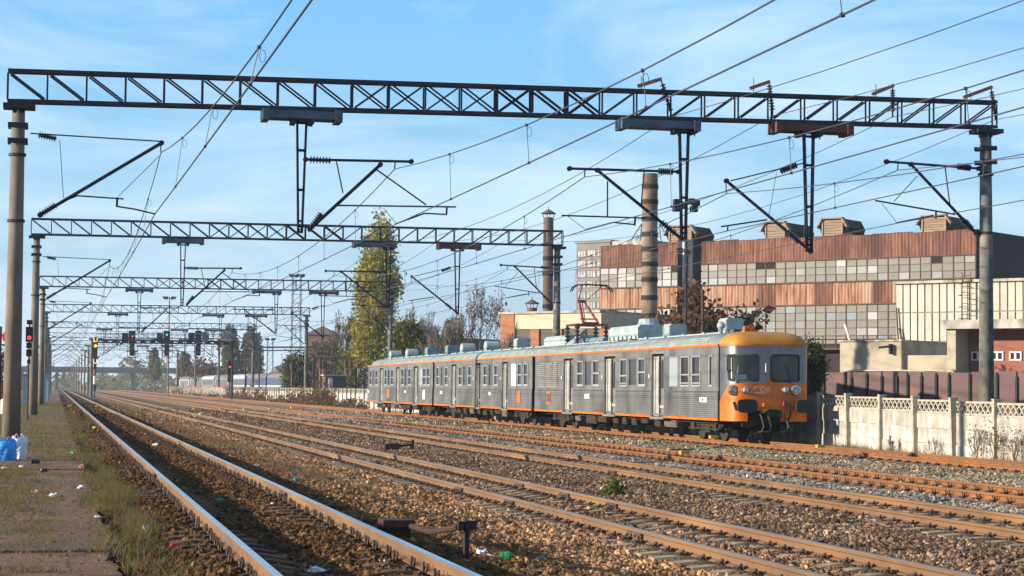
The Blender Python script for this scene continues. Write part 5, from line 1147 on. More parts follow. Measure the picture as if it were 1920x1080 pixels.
# ------------------------------------------------------------------ trees and shrubs
def quads(P, size, flat=0.0):
    N = len(P); a = RNG.normal(0, 1, (N, 3)); a /= np.linalg.norm(a, axis=1)[:, None]; b = RNG.normal(0, 1, (N, 3)); b -= a*(a*b).sum(1)[:, None]; b /= np.linalg.norm(b, axis=1)[:, None]
    s = size*RNG.lognormal(0, .3, N)[:, None]; a, b = a*s, b*s*.65
    V = np.stack([P-a, P+b*.9, P+a, P-b*.9], 1).reshape(-1, 3); g = MB(); g.v = V.tolist(); g.f = [(4*i, 4*i+1, 4*i+2, 4*i+3) for i in range(N)]; g.mi = [0]*N; return g
def leaf_mat(name, c1, c2, c3, s=1.2):
    m = mat(name, c1, c2, scale=s, rough=.8, c3=c3, s3=s*2.3, detail=3, spec=.2)
    thin_leaf(m, .42)
    return m
POP = leaf_mat('poplar_leaves', (0.36, 0.31, 0.045), (0.14, 0.15, 0.03), (0.55, 0.44, 0.08), .9)
DGR = leaf_mat('dark_green_leaves', (0.05, 0.065, 0.022), (0.075, 0.085, 0.028), (0.12, 0.10, 0.035), .8)
YGR = leaf_mat('yellow_green_leaves', (0.14, 0.14, 0.03), (0.08, 0.095, 0.025), (0.20, 0.16, 0.04), .9)
BRN = leaf_mat('dry_brown_leaves', (0.16, 0.085, 0.05), (0.09, 0.055, 0.04), (0.24, 0.13, 0.07), 1.5)
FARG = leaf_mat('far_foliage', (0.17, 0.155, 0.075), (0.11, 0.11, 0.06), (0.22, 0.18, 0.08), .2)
def silhouette_tree(name, label, cat, rows, D, N, size, m, trunk=.25, group=None, hollow=.25, clump_=.5, base=-.4, bark=None):
    """rows: (photo y, left x, right x). The crown fills a round volume with that outline at its own distance."""
    rows = sorted(rows); ys_ = np.array([r[0] for r in rows], float); cl = np.array([(r[1]+r[2])/2 for r in rows], float); hw = np.array([(r[2]-r[1])/2 for r in rows], float)
    s = D/F; bx = onD(cl[-1], ys_[-1], D); t = thing(name, label, cat, (bx[0], bx[1], base), group=group)
    n = N//14; w = np.interp(np.linspace(ys_[0], ys_[-1], 200), ys_, hw)**1.6+.5; yy = RNG.choice(np.linspace(ys_[0], ys_[-1], 200), n, p=w/w.sum())
    h = np.interp(yy, ys_, hw); c = np.interp(yy, ys_, cl); an = RNG.uniform(0, 6.283, n); rr = np.sqrt(RNG.uniform(hollow, 1.0, n))
    X = c+h*rr*np.cos(an); dep = h*rr*np.sin(an)*s; C = np.stack([onD(x, y, D+d) for x, y, d in zip(X, yy, dep)])
    P = np.repeat(C, 14, 0)+RNG.normal(0, clump_, (n*14, 3))*np.array([1, 1, 1.2])
    quads(P-np.array(t.location), size).build('crown', m, t, local=True)
    top = onD(np.interp(ys_[0]+.15*(ys_[-1]-ys_[0]), ys_, cl), ys_[0]+.1*(ys_[-1]-ys_[0]), D); g = MB(); g.tube((bx[0], bx[1], base), top, trunk, 8, trunk*.15)
    rs = np.array((bx[0], bx[1], base))
    for k in range(26):
        i = RNG.integers(0, n); u = RNG.uniform(.1, .8); p = rs+(top-rs)*u
        if C[i][2] > p[2]: g.tube(p, C[i], trunk*.28*(1-u*.6), 5, .02)
    g.build('trunk', bark or BARK, t); return t
def bare_tree(name, label, cat, bx, by, ytop, xl, xr, D, m, stems=1, depth=6, leaves=0, lsize=.12, lm=None, seed=1, r0=.16, group=None, spread=.55):
    rg = random.Random(seed); b = onD(bx, by, D); t = thing(name, label, cat, (b[0], b[1], min(-.4, b[2])), group=group); b = np.array([b[0], b[1], min(-.4, b[2])])
    H = float(onD(bx, ytop, D)[2])-b[2]; segs, tips = [], []
    def grow(p, d, L, r, k):
        d = d/np.linalg.norm(d); mid = p+d*L*.5+np.array([rg.gauss(0, 1), rg.gauss(0, 1), 0])*L*.05; q = mid+(d+np.array([rg.gauss(0, .1), rg.gauss(0, .1), .05]))*L*.5
        segs.append((p, mid, r, r*.85)); segs.append((mid, q, r*.85, r*.68))
        if k == 0: tips.append(q); return
        if k < 3: tips.append(q)
        for i in range(2 if rg.random() < .55 else 3):
            nd = d+np.array([rg.gauss(0, spread), rg.gauss(0, spread), rg.gauss(.12, .25)]); grow(q, nd, L*rg.uniform(.62, .88), r*.62, k-1)
    for s_ in range(stems):
        d = np.array([rg.gauss(0, .12 if stems == 1 else .38), rg.gauss(0, .12 if stems == 1 else .38), 1.0]); grow(b.copy(), d, H*.27, r0, depth)
    # fit the grown skeleton to the measured extent
    A = np.array([q for _, q, _, _ in segs]); w = (xr-xl)/2*D/F; ax = RT[:2]/np.linalg.norm(RT[:2]); lat = (A[:, :2]-b[:2])@ax; k = w/max(np.percentile(np.abs(lat), 98), .1); kz = H/max(A[:, 2].max()-b[2], .1); off = ((xl+xr)/2-bx)*D/F
    def fit(p):
        hfrac = (p[2]-b[2])/(A[:, 2].max()-b[2]); return np.array([b[0]+(p[0]-b[0])*k+ax[0]*off*hfrac, b[1]+(p[1]-b[1])*k+ax[1]*off*hfrac, b[2]+(p[2]-b[2])*kz])
    g = MB()
    mn = .17*D/F*2.2 if name != 'dry_weed' else .004
    for p, q, ra, rb_ in segs: g.tube(fit(p), fit(q), max(ra, mn), 5 if ra > .05 else 3, max(rb_, mn), caps=False)
    g.build('trunk' if not leaves else 'branches', m, t)
    if leaves:
        T = np.array([fit(p) for p in tips]); P = T[RNG.integers(0, len(T), leaves)]+RNG.normal(0, .22, (leaves, 3)); quads(P-np.array(t.location), lsize).build('crown', lm, t, local=True)
    return t
silhouette_tree('poplar_tree', 'tall yellow-green poplar rising behind the rearmost railcar', 'tree', [(402, 712, 717), (414, 705, 724), (430, 697, 734), (448, 689, 739), (475, 681, 738), (500, 674, 742), (520, 668, 752), (540, 664, 750), (565, 663, 742), (600, 662, 734), (640, 660, 730), (680, 660, 728)], 205, 13000, .165, POP, .32, clump_=.36, hollow=.1)
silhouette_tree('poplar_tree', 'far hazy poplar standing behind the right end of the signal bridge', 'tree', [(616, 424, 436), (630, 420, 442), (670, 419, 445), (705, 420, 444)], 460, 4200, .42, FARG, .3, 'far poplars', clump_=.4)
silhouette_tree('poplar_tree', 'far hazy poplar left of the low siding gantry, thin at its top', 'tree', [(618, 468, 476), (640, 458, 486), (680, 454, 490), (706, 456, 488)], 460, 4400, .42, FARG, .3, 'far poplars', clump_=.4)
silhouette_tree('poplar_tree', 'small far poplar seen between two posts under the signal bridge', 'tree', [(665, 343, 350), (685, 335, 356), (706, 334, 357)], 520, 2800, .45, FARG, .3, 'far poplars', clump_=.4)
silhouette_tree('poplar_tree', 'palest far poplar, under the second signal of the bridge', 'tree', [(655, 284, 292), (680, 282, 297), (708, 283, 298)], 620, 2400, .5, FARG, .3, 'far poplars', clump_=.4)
silhouette_tree('bush', 'dark green rounded bush left of the fourth gantry mast', 'bush', [(664, 546, 566), (674, 538, 576), (690, 533, 580), (710, 532, 582), (745, 534, 580)], 226, 4600, .14, DGR, .15, clump_=.32)
silhouette_tree('bush', 'yellow-green bush between the poplar and the grey shed', 'bush', [(604, 752, 775), (618, 738, 786), (640, 734, 792), (668, 734, 792)], 160, 3600, .13, YGR, .12, clump_=.28)
silhouette_tree('bush', 'dark evergreen bush right behind the orange train front', 'bush', [(640, 1508, 1520), (655, 1504, 1538), (680, 1502, 1547), (705, 1502, 1548), (735, 1500, 1536)], 76, 5200, .055, DGR, .09, clump_=.11)
silhouette_tree('bush', 'mixed green bush behind the rusty posts left of the last railcar', 'bush', [(655, 638, 660), (670, 630, 690), (700, 626, 692), (735, 626, 692)], 212, 3000, .13, YGR, .12, clump_=.35, hollow=.0)
silhouette_tree('bush', 'tangled brown-green thicket below the brick water tower', 'bush', [(645, 585, 640), (668, 578, 640), (700, 574, 636), (735, 574, 636)], 225, 2600, .14, leaf_mat('thicket', (.13, .105, .05), (.09, .08, .04), (.16, .11, .06), 1.0), .12, clump_=.4, hollow=.0)
silhouette_tree('tree', 'dull leafless-looking tree in haze above the blue coaches', 'tree', [(678, 370, 392), (690, 352, 414), (706, 350, 416)], 420, 1100, .28, BRN, .2, clump_=.5, hollow=0)
silhouette_tree('bush', 'dark green shrubs at the left edge beyond the platform', 'bush', [(655, -30, 8), (680, -40, 16), (745, -40, 20)], 140, 2600, .10, DGR, .1, clump_=.25)
bare_tree('bare_tree', 'bare grey tree with a few withered leaves behind the middle railcar', 'tree', 890, 690, 522, 838, 966, 142, BARKG, 2, 7, 560, .085, BRN, 3, .15, spread=.62)
bare_tree('bare_tree', 'thin bare multi-stemmed tree left of the grey tree with withered leaves', 'tree', 838, 690, 572, 785, 885, 140, BARKG, 9, 6, seed=5, r0=.10, group='bare thickets behind the railcars', spread=.42)
bare_tree('bare_tree', 'fine pale thicket right of the yellow poplar', 'tree', 780, 690, 568, 742, 828, 170, BARKG, 9, 6, seed=8, r0=.11, group='bare thickets behind the railcars', spread=.4)
bare_tree('bare_tree', 'bare thicket in front of the brick workshop', 'tree', 950, 690, 596, 905, 1010, 125, BARKG, 9, 6, seed=12, r0=.08, group='bare thickets behind the railcars', spread=.42)
bare_tree('bare_tree', 'bare tree standing just left of the yellow poplar', 'tree', 648, 720, 578, 616, 676, 235, BARKG, 4, 7, seed=15, r0=.17, spread=.5)
bare_tree('brown_leaf_tree', 'spreading tree with hanging brown leaves before the factory hall', 'tree', 1300, 690, 530, 1214, 1404, 92.5, BARK, 4, 6, 7000, .15, BRN, 21, .12, spread=.75)
for k, (px, py, yt, w, lab) in enumerate(((1672, 846, 815, 20, 'small dry weed clump at the foot of the second fence bay'), (1752, 852, 818, 40, 'wide pale dry weeds leaning on the white fence'), (1828, 862, 802, 36, 'dark leafy weed against the fence below the mast shadow'), (1866, 864, 790, 40, 'tall leafy weed at the fence, second from the right edge'), (1905, 868, 812, 36, 'bushy weed at the fence by the right edge'))):
    p = onX(px, py, WX-.3); D = float((p-CAM)@FW); p[2] = -.2
    b = onD(px, py, D); bare_tree('dry_weed', lab, 'weed', px, py, yt, px-w/2, px+w/2, D, DRYM, 7, 3, (0, 0, 90, 130, 110)[k], .035, (BRN, BRN, DGR, DGR, BRN)[k], 30+k, .012, 'weeds along the white fence', .5) if True else None
p = onZ(1150, 925, -.2); D = float((p-CAM)@FW); silhouette_tree('green_weed', 'bright green weed between the second and third tracks', 'weed', [(897, 1150, 1158), (908, 1132, 1170), (918, 1124, 1176), (927, 1128, 1170)], D, 900, .022, leaf_mat('weed_leaves', (.10, .13, .02), (.06, .09, .02), (.16, .16, .03), 6), .008, clump_=.03, base=-.22, hollow=0)
CRP = leaf_mat('creeper_leaves', (.13, .065, .045), (.09, .07, .03), (.17, .11, .06), .5)
C = []
for xa, xb, h, n in ((585, 627, 1.9, 260), (540, 580, 1.2, 130), (630, 690, .6, 120), (425, 470, 1.5, 120), (455, 540, .5, 160), (325, 345, 1.7, 60), (205, 330, .6, 120), (335, 430, .5, 150), (476, 500, 1.9, 60)):
    for x in RNG.uniform(xa, xb, n): p = onX(x, 745, WX-.25); C.append((p[0]+RNG.normal(0, .2), p[1], -.15+abs(RNG.normal(0, .5))*h))
P = np.repeat(np.array(C), 9, 0)+RNG.normal(0, 1, (len(C)*9, 3))*np.array([.15, .6, .22]); P[:, 2] = np.maximum(P[:, 2], -.2)
structure(quads(P, .13), 'fence_creepers', CRP, kind='stuff')
# far woods closing the view
fx_ = RNG.uniform(60, 760, 2400); D_ = RNG.uniform(750, 1150, 2400); hz_ = RNG.uniform(0, 1, 2400)
P = np.stack([onD(x, 722, d) for x, d in zip(fx_, D_)]); P[:, 2] = -.4+hz_*(7+5*np.sin(fx_*.03)+4*np.sin(fx_*.11)); P = np.repeat(P, 5, 0)+RNG.normal(0, 1.4, (12000, 3)); P[:, 2] = np.maximum(P[:, 2], 0)
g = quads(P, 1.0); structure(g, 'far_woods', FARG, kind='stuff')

# ------------------------------------------------------------------ signal bridge, signals, far line furniture
SB = 270.0
def sb(x, y): p = onY(x, y, SB); return float(p[0]), float(p[2])
xl, z1 = sb(180, 637); xr, z0 = sb(442, 646); t = thing('signal_bridge', 'dark signal bridge with oval holes and railings across the far tracks', 'signal bridge', (xl, SB, -.3))
n = 15; w = (xr-xl)/n
for yy in (SB-.35, SB+.35):
    g = MB()
    for k in range(n):
        xa, xb = xl+k*w, xl+(k+1)*w; cx, cz = (xa+xb)/2, (z0+z1)/2; m_ = 16; ring = [(cx+w*.25*math.cos(2*math.pi*i/m_), cz+(z1-z0)*.22*math.sin(2*math.pi*i/m_)) for i in range(m_)]
        out = []
        for i in range(m_):
            c_, s_ = math.cos(2*math.pi*i/m_), math.sin(2*math.pi*i/m_); q = 1/max(abs(c_), abs(s_)); out.append((cx+w/2*c_*q, cz+(z1-z0)/2*s_*q))
        g.add([(x, yy, z) for x, z in ring]+[(x, yy, z) for x, z in out], [(i, (i+1) % m_, m_+(i+1) % m_, m_+i) for i in range(m_)])
    g.box(xl, xr, yy-.1, yy+.1, z1, z1+.06); g.box(xl, xr, yy-.1, yy+.1, z0-.06, z0); g.build('web_plate', BLACK, t)
g = MB(); zr = z1+1.15
for k in range(2*n+1): x = xl+k*w/2; g.tube((x, SB-.5, z1), (x, SB-.5, zr), .025, 4)
for q in (.38, .76, 1.15): g.tube((xl, SB-.5, z1+q), (xr, SB-.5, z1+q), .025, 4)
g.build('railing', STEEL, t); MB().box(xl, xr, SB-.55, SB+.55, z1+.07, z1+.11).build('walkway', STEEL, t)
for px in (172, 436): x, _ = sb(px, 650); g = MB(); g.tube((x, SB-.3, -.3), (x, SB-.3, z1), .16, 10); g.tube((x, SB+.3, -.3), (x, SB+.3, z1), .16, 10); g.build('leg', MASTD if px < 200 else STEEL, t)
def lamp(name, m, p, r=.11): return MB().lathe(p, (0, -1, 0), [(r, 0), (r, .05)], 12)
for k, (px, lit, dy) in enumerate(((242, LAMPR, 631), (307, LAMPG, 628), (366, None, 0))):
    cx, zc = sb(px+5, 632); g = MB(); s_ = thing('bridge_signal', ['signal on the bridge showing red, leftmost of three', 'signal on the bridge showing green, middle of three', 'unlit signal on the bridge, rightmost of three'][k], 'signal', (cx, SB-.9, z1), group='signals on the signal bridge')
    g.box(cx-.45, cx+.45, SB-1.1, SB-.9, zc-.95, zc+.85); g.box(cx-1.35, cx-.5, SB-.8, SB-.7, zc-.75, zc+.55); g.box(cx-.3, cx+.35, SB-1.05, SB-.85, zc-2.6, zc-.95); g.build('signal_head', BLACK, s_)
    g = MB()
    for u in (-.55, .8): g.tube((cx+u, SB-1.3, zc-2.8), (cx+u, SB-1.3, z0), .04, 5)
    for z in (-2.8, -2.0): g.tube((cx-.55, SB-1.3, zc+z), (cx+.8, SB-1.3, zc+z), .05, 5)
    g.build('service_cage', STEEL, s_)
    if lit: x, z = sb(px+(6 if k == 0 else 5), dy); lamp('lamp', lit, (x, SB-1.1, z), .11).build('lamp', lit, s_)
for px in (384, 427.5):
    cx, zc = sb(px, 630.5); g = MB(); g.box(cx-.42, cx+.42, SB-.75, SB-.65, zc-.75, zc+.62); s_ = thing('ring_board', ['blue-grey board with a ring beside the unlit bridge signal', 'blue-grey board with a ring at the right end of the bridge'][px > 400], 'sign', (cx, SB-.7, z1), group='ring boards on the bridge'); g.build('board', BLANK, s_)
    g = MB(); m_ = 20; vs = []
    for i in range(m_): c_, q_ = math.cos(2*math.pi*i/m_), math.sin(2*math.pi*i/m_); vs += [(cx+.33*c_, SB-.76, zc+.33*q_), (cx+.22*c_, SB-.76, zc+.22*q_)]
    g.add(vs, [(2*i, 2*((i+1) % m_), 2*((i+1) % m_)+1, 2*i+1) for i in range(m_)]); g.box(cx-.04, cx+.04, SB-.765, SB-.755, zc-.04, zc+.04); g.build('ring_mark', BLACK, s_)
def post_signal(px, Y, label, parts, lamps, base_z, pole_r=.06, texts=(), bands=()):
    b = onY(px, 720, Y); s_ = thing('signal_post', label, 'signal', (b[0], Y, base_z)); zz = lambda y: float(onY(px, y, Y)[2]); k = Y*.99/F
    for y0, y1, w in parts: MB().box(b[0]-w*k, b[0]+w*k, Y-.15, Y+.08, zz(y1), zz(y0)).build('signal_head', BLACK, s_)
    for y, m, r in lamps:
        lamp('lamp', m, (b[0], Y-.15, zz(y)), r).build('lamp', m, s_); MB().lathe((b[0], Y-.16, zz(y)+r*.4), (0, -1, -.2), [(r*1.25, 0), (r*1.25, .02)], 10).add([], []) 
    top = zz(parts[0][0]); MB().tube((b[0], Y, base_z), (b[0], Y, top), pole_r, 8).build('post', STEEL, s_)
    for y0, y1, m in bands: MB().tube((b[0], Y-.01, zz(y1)), (b[0], Y-.01, zz(y0)), pole_r*2.2, 10).build('post_band', m, s_)
    for y, ch in texts:
        text_mesh(ch, .85, mat('lit_letter', (.6, .4, .25), emit=((1, .45, .2), 1.2)), 'route_letter', s_, Matrix(((1, 0, 0, 0), (0, 0, -1, -.17), (0, 1, 0, zz(y)-base_z), (0, 0, 0, 1))))
    return s_
post_signal(177.5, 268, 'post signal lit amber between two glowing letters, on a banded post', [(632, 643, 3), (643, 672, 4), (672, 684, 3), (684, 692, 2.5)], [(648.5, LAMPY, .19)], 0, .09, [(637.5, 'U'), (678, 'U')], [(693, 701, REDP), (705, 712, WHITEP), (712, 720, WHITEP), (722, 734, BLACK)])
post_signal(53, 86, 'black platform signal showing red between the first two masts', [(600, 608, 5), (613, 641, 6.5), (642, 653, 5), (655, 668, 5), (674, 682, 3)], [(633.5, LAMPR, .085)], PLZ, .035)
post_signal(430.5, 288, 'red-lit post signal before the white fence, right of the bridge', [(676, 702, 4), (703, 716, 4)], [(688, LAMPR, .15)], 0, .10)
def line_mast(Y, lab):
    t = thing('line_mast', lab, 'mast', (5.35, Y, -.2), group='concrete masts between the far tracks'); MB().tube((5.35, Y, -.2), (5.35, Y, 8.3), .2, 10, .15).build('mast', MASTC, t)
    g = MB(); g.tube((5.2, Y, 6.3), (2.6, Y, 8.2), .045, 6); g.tube((5.2, Y, 8.0), (2.6, Y, 8.25), .02, 5); g.tube((4.6, Y, 6.7), (3.0, Y, 6.5), .025, 5); ct = g.build('cantilever', STEEL, t); MB().insul((5.15, Y, 6.35), (4.75, Y, 6.64), .1, 5, 6).build('insulator', PORC, ct)
for k, Y in enumerate((300, 335, 375, 420, 470, 530, 600, 680)): line_mast(Y, ('%s concrete mast of the row between far tracks, counting from the signal bridge' % ['first', 'second', 'third', 'fourth', 'fifth', 'sixth', 'seventh', 'farthest'][k]))
def flood_tower(px, ytop, D, lab, w=.8, lattice=True, nl=8, pm=None):
    p = onD(px, ytop, D); H = float(p[2])+.4; t = thing('floodlight_tower', lab, 'floodlight tower', (p[0], p[1], -.4))
    g = MB()
    if lattice:
        for a in (-1, 1):
            for b in (-1, 1): g.tube((a*w, b*w, 0), (a*w*.75, b*w*.75, H), .05, 5)
        z = 0
        while z < H-1.5:
            for s in (-1, 1): g.beam((-w, s*w, z), (w, s*w, z+1.5), .04, .04); g.beam((s*w, -w, z), (s*w, w, z+1.5), .04, .04); g.beam((-w, s*w, z), (w, s*w, z), .04, .04)
            z += 1.5
    else: g.tube((0, 0, 0), (0, 0, H), .17, 10, .10)
    g.build('tower_shaft', pm or STEEL, t, local=True)
    for k in range(nl):
        a = 6.283*k/nl; g = MB(); r = w*1.35; g.lathe((r*math.cos(a), r*math.sin(a), H-.2), (math.cos(a), math.sin(a), -.5), [(.12, -.2), (.30, .1), (.32, .2)], 10); g.tube((0, 0, H-.3), (r*math.cos(a), r*math.sin(a), H-.2), .04, 5); g.build('floodlight', STEEL, t, local=True)
flood_tower(557, 514, 330, 'tall lattice floodlight tower with a ring of lamps beside the brick tower', .85)
flood_tower(507, 634, 420, 'small far lattice floodlight tower right of the far poplars', .7, True, 6)
flood_tower(318, 556, 350, 'slender far floodlight pole over the middle bridge signal', .7, False, 6, MASTC)
p = onD(1287, 372, 80); t = thing('floodlight_mast', 'pole with a cluster of dark floodlights beside the third hanging post', 'floodlight mast', (p[0], p[1], -.4)); MB().tube((0, 0, 0), (0, 0, float(p[2])+.5), .07, 8, .05).build('pole', STEEL, t, local=True)
for k, (dx, y) in enumerate(((-18, 379), (-19, 391), (9, 378), (18, 381), (14, 392), (-7, 384))):
    q = onD(1287+dx, y, 80); o = (q[0]-p[0], q[1]-p[1], q[2]+.4); g = MB(); g.box(o[0]-.13, o[0]+.13, o[1]-.16, o[1]+.16, o[2]-.12, o[2]+.12); g.beam((0, 0, o[2]), o, .04, .04); g.build('floodlight', STEEL, t, local=True)
for px, y0, D, m, r, lab in ((842, 600, 142, RUSTPL, .09, 'plain dark pole in front of the bare thicket behind the middle railcar'), (1317.5, 543, 88, RUSTPL, .09, 'rusty pole in front of the brown-leaved tree'), (1.5, 612, 66, STEEL, .055, 'dark lamp pole at the left edge of the photo')):
    p = onD(px, y0, D); b = (p[0], p[1], -.4); solo(MB().tube(b, p, r, 8, r*.8), 'utility_pole', m, b, lab, 'pole')
# red platform lamp
p = onD(10, 640, 100); t = thing('platform_lamp', 'red lantern lamp post on a white foot at the left edge', 'lamp post', (p[0], p[1], PLZ)); H = float(p[2])-PLZ
MB().tube((0, 0, 0), (0, 0, H), .05, 8, .035).build('post', REDP, t, local=True); MB().lathe((0, 0, H), (0, 0, 1), [(.05, 0), (.13, .04), (.20, .30), (.24, .32), (.10, .45), (.02, .52)], 8).build('lantern', REDP, t, local=True); MB().lathe((0, 0, 0), (0, 0, 1), [(.17, 0), (.17, .75), (.12, .8)], 10).build('foot', WHITEP, t, local=True); MB().box(-.28, -.1, -.1, .1, .75, 1.6).build('control_box', REDP, t, local=True)
HUT = mat('pale_blue_sheet', (0.27, 0.36, 0.40), (0.22, 0.30, 0.35), scale=1.5, rough=.6)
p = onD(50.5, 748, 150); t = thing('relay_cabinet', 'pale blue cabinet seen between the first two masts', 'cabinet', (p[0], p[1], PLZ)); MB().box(-.32, .5, 0, 1.2, 0, 2.3).build('cabinet_body', HUT, t, local=True); MB().box(-.4, .56, -.08, 1.3, 2.3, 2.38).build('cabinet_roof', BLANK, t, local=True)
p = onD(87, 752, 165); t = thing('relay_cabinet', 'pale blue cabinet with a white stripe right of the third mast', 'cabinet', (p[0], p[1], PLZ)); MB().box(-.28, .25, 0, 1, 0, 2.4).build('cabinet_body', HUT, t, local=True); MB().box(.02, .12, -.02, 0, .1, 1.9).build('door_strip', WHITEP, t, local=True); MB().box(-.33, .3, -.06, 1.1, 2.4, 2.48).build('cabinet_roof', BLANK, t, local=True)
# overpass far down the line
t = thing('overpass', 'grey overpass crossing the line far away in the haze', 'bridge', (0, 720, -.4)); MB().box(-60, 60, 720, 731, 6.2, 7.4).build('deck', CONC, t); MB().box(-60, 60, 719.8, 720, 7.4, 8.3).build('parapet', CONC, t)
for x in (-28, -12, 0.5, 12, 28, 45): MB().box(x-.6, x+.6, 722, 729, -.4, 6.2).build('pier', CONC, t)

# stabled coaches beyond the fence
CBLUE = mat('coach_blue', (0.05, 0.07, 0.24), (0.06, 0.085, 0.26), scale=1, rough=.5); CWHITE = mat('coach_white', (0.40, 0.40, 0.41), (0.32, 0.32, 0.33), scale=1, rough=.6); CROOF = mat('coach_roof', (0.19, 0.145, 0.115), (0.14, 0.11, 0.09), scale=.6, rough=.8); CRED = mat('coach_red', (.35, .07, .06), rough=.6); CGREY = mat('coach_grey', (.22, .22, .24), (.17, .17, .19), scale=1, rough=.6)
def coach(lower, upper, roofm, label):
    t = thing('passenger_coach', label, 'train coach', (0, 0, 0), group='stabled coaches beyond the white fence'); L = 24.6
    MB().box(-1.4, 1.4, 0, L, 1.0, 1.95).build('lower_side', lower, t, local=True); MB().box(-1.4, 1.4, 0, L, 1.95, 3.15).build('body', upper, t, local=True)
    pr = [(1.4*math.cos(math.pi*k/10), 3.15+.8*math.sin(math.pi*k/10)**.8) for k in range(11)]; g = MB(); g.prism([(x, z) for x, z in pr], 1, 0, L); g.v = [v for v in g.v]; g.build('roof', roofm, t, local=True)
    MB().box(-1.2, 1.2, 1, L-1, .35, 1.0).build('underframe', BLACK, t, local=True)
    wm = MB().box(-1.43, -1.39, 0, 1.45, 1.98, 2.95).mesh('window', GLASSD)
    for k in range(10): link('window', wm, t, (0, 2.3+k*2.05, 0))
    return t
protos = [(CWHITE, CBLUE, CROOF), (CWHITE, CBLUE, CROOF), (CWHITE, CBLUE, CROOF), (CWHITE, CGREY, CWHITE), (CRED, CGREY, CROOF), (CGREY, CGREY, CWHITE), (CRED, CGREY, CROOF), (CGREY, CWHITE, CROOF)]
labs = ['blue and white coach nearest the dark bush', 'blue and white coach left of the nearest blue coach', 'blue and white coach farthest left of the blue ones', 'grey coach with a white roof next to the blue ones', 'grey coach with red below, right of the grey white-roofed one', 'hazy grey coach with a pale roof', 'hazy coach with red below under the signal bridge', 'farthest pale coach in the haze']
A = np.array([36.2, 262.0]); B = np.array([28.0, 560.0]); dv = (B-A)/np.linalg.norm(B-A)
for k in range(8):
    c_ = coach(*protos[k], labs[k]); q = A+dv*26.2*k; c_.location = (q[0], q[1], 0); c_.rotation_euler = (0, 0, math.atan2(dv[1], dv[0])-math.pi/2)

# ------------------------------------------------------------------ small things on and beside the tracks
def ground_at(px, py, z=None):
    z = .1 if z is None else z
    for _ in range(5): p = onZ(px, py, z); z = PLZ if p[0] < .56 else float(zb(p[0]))
    return np.array([p[0], p[1], z])
YELLOWD = mat('faded_yellow', (.46, .30, .03), (.33, .22, .04), scale=8, rough=.8)
ymk = [(131, 759, 'yellow box left of the nearest track, far down the platform'), (183, 760.5, 'yellow box right of the nearest track, far along'), (266, 764, 'yellow box left of the second track, largest of the row'), (318, 763.5, 'yellow box right of the second track in the row'), (366, 764.5, 'yellow box left of the third track in the row'), (415, 765, 'faint yellow box right of the third track in the row'), (460, 765.5, 'yellow box left of the fourth track in the row'), (508, 766, 'faint yellow box right of the fourth track in the row'), (549, 762, 'yellow box before the rusty far track, by the fence'), (1283, 846, 'orange-yellow box with a cable before the train'), (1538, 834, 'yellow board on the rails behind the train front shadow'), (1338, 817, 'yellow plate beside the front wheels of the train')]
for k, (px, py, lab) in enumerate(ymk):
    z = (.2 if k < 2 else -.15) if k < 9 else (0.05 if k != 11 else .35); p = onZ(px, py+2, z); b = (p[0], p[1], z-.15); g = MB()
    if k < 9: g.box(p[0]-.17, p[0]+.17, p[1]-.10, p[1]+.4, z-.06, z+.10); g.box(p[0]-.13, p[0]+.13, p[1]-.06, p[1]+.3, z-.2, z-.06); g.tube((p[0], p[1]-.2, z-.1), (p[0], p[1]-.5, z-.15), .03, 5)
    else: g.box(p[0]-.12, p[0]+.12, p[1]-.10, p[1]+.10, z-.05, z+.04)
    solo(g, 'track_marker', YELLOW if k < 9 else YELLOWD, b, lab, 'track box', 'yellow boxes beside the rails' if k < 9 else None)
p = ground_at(1240, 850); q = ground_at(1385, 838); g = MB(); pts = [p+(q-p)*u+np.array([0, 0, .05+.04*math.sin(u*9)]) for u in np.linspace(0, 1, 12)]; g.path(pts, .02, 5); solo(g, 'loose_cable', BLACK, p, 'black cable lying on the gravel before the train', 'cable')
# point detector box with bent rod and post, beside the nearest track
IRON = mat('rusty_iron', (0.05, 0.022, 0.014), (0.03, 0.015, 0.011), scale=7, rough=.9, bump=.3)
pb = ground_at(742, 1008); pp = ground_at(874, 1052); k = float((pb-CAM)@FW)/F; kp = float((pp-CAM)@FW)/F
t = thing('point_rod_stand', 'rusty box joined by a bent rod to a short black post, by the nearest rail', 'track device', pp)
g = MB(); w = 24*k; g.box(pb[0]-w, pb[0]+w, pb[1]-.15, pb[1]+.15, pb[2]-.02, pb[2]+.05+12*k); g.box(pb[0]-w-.03, pb[0]+w+.03, pb[1]-.18, pb[1]+.18, pb[2]+.05+12*k, pb[2]+.05+26*k)
for d in (-.09, .0, .09): g.box(pb[0]-w-.05, pb[0]-w+.02, pb[1]+d-.02, pb[1]+d+.02, pb[2], pb[2]+.1+10*k)
g.build('detector_box', IRON, t)
h = 77*kp; ra = np.array([pb[0]+w, pb[1], pb[2]+.05+14*k]); rb_ = pp+np.array([-.08, 0, h*.82]); md = (ra+rb_)/2-np.array([.0, 0, .06]); MB().path([ra, md, rb_], .032, 8).build('bent_rod', IRON, t)
g = MB(); g.box(pp[0]-.022, pp[0]+.022, pp[1]-.03, pp[1]+.03, pp[2]-.1, pp[2]+h*.8); g.box(pp[0]-.02, pp[0]+.09, pp[1]-.05, pp[1]+.05, pp[2]+h*.76, pp[2]+h*.98); g.box(pp[0]-.09, pp[0]-.04, pp[1]-.05, pp[1]+.05, pp[2]+h*.74, pp[2]+h*.97); g.build('post', mat('black_iron', (.022, .018, .016), rough=.8), t)
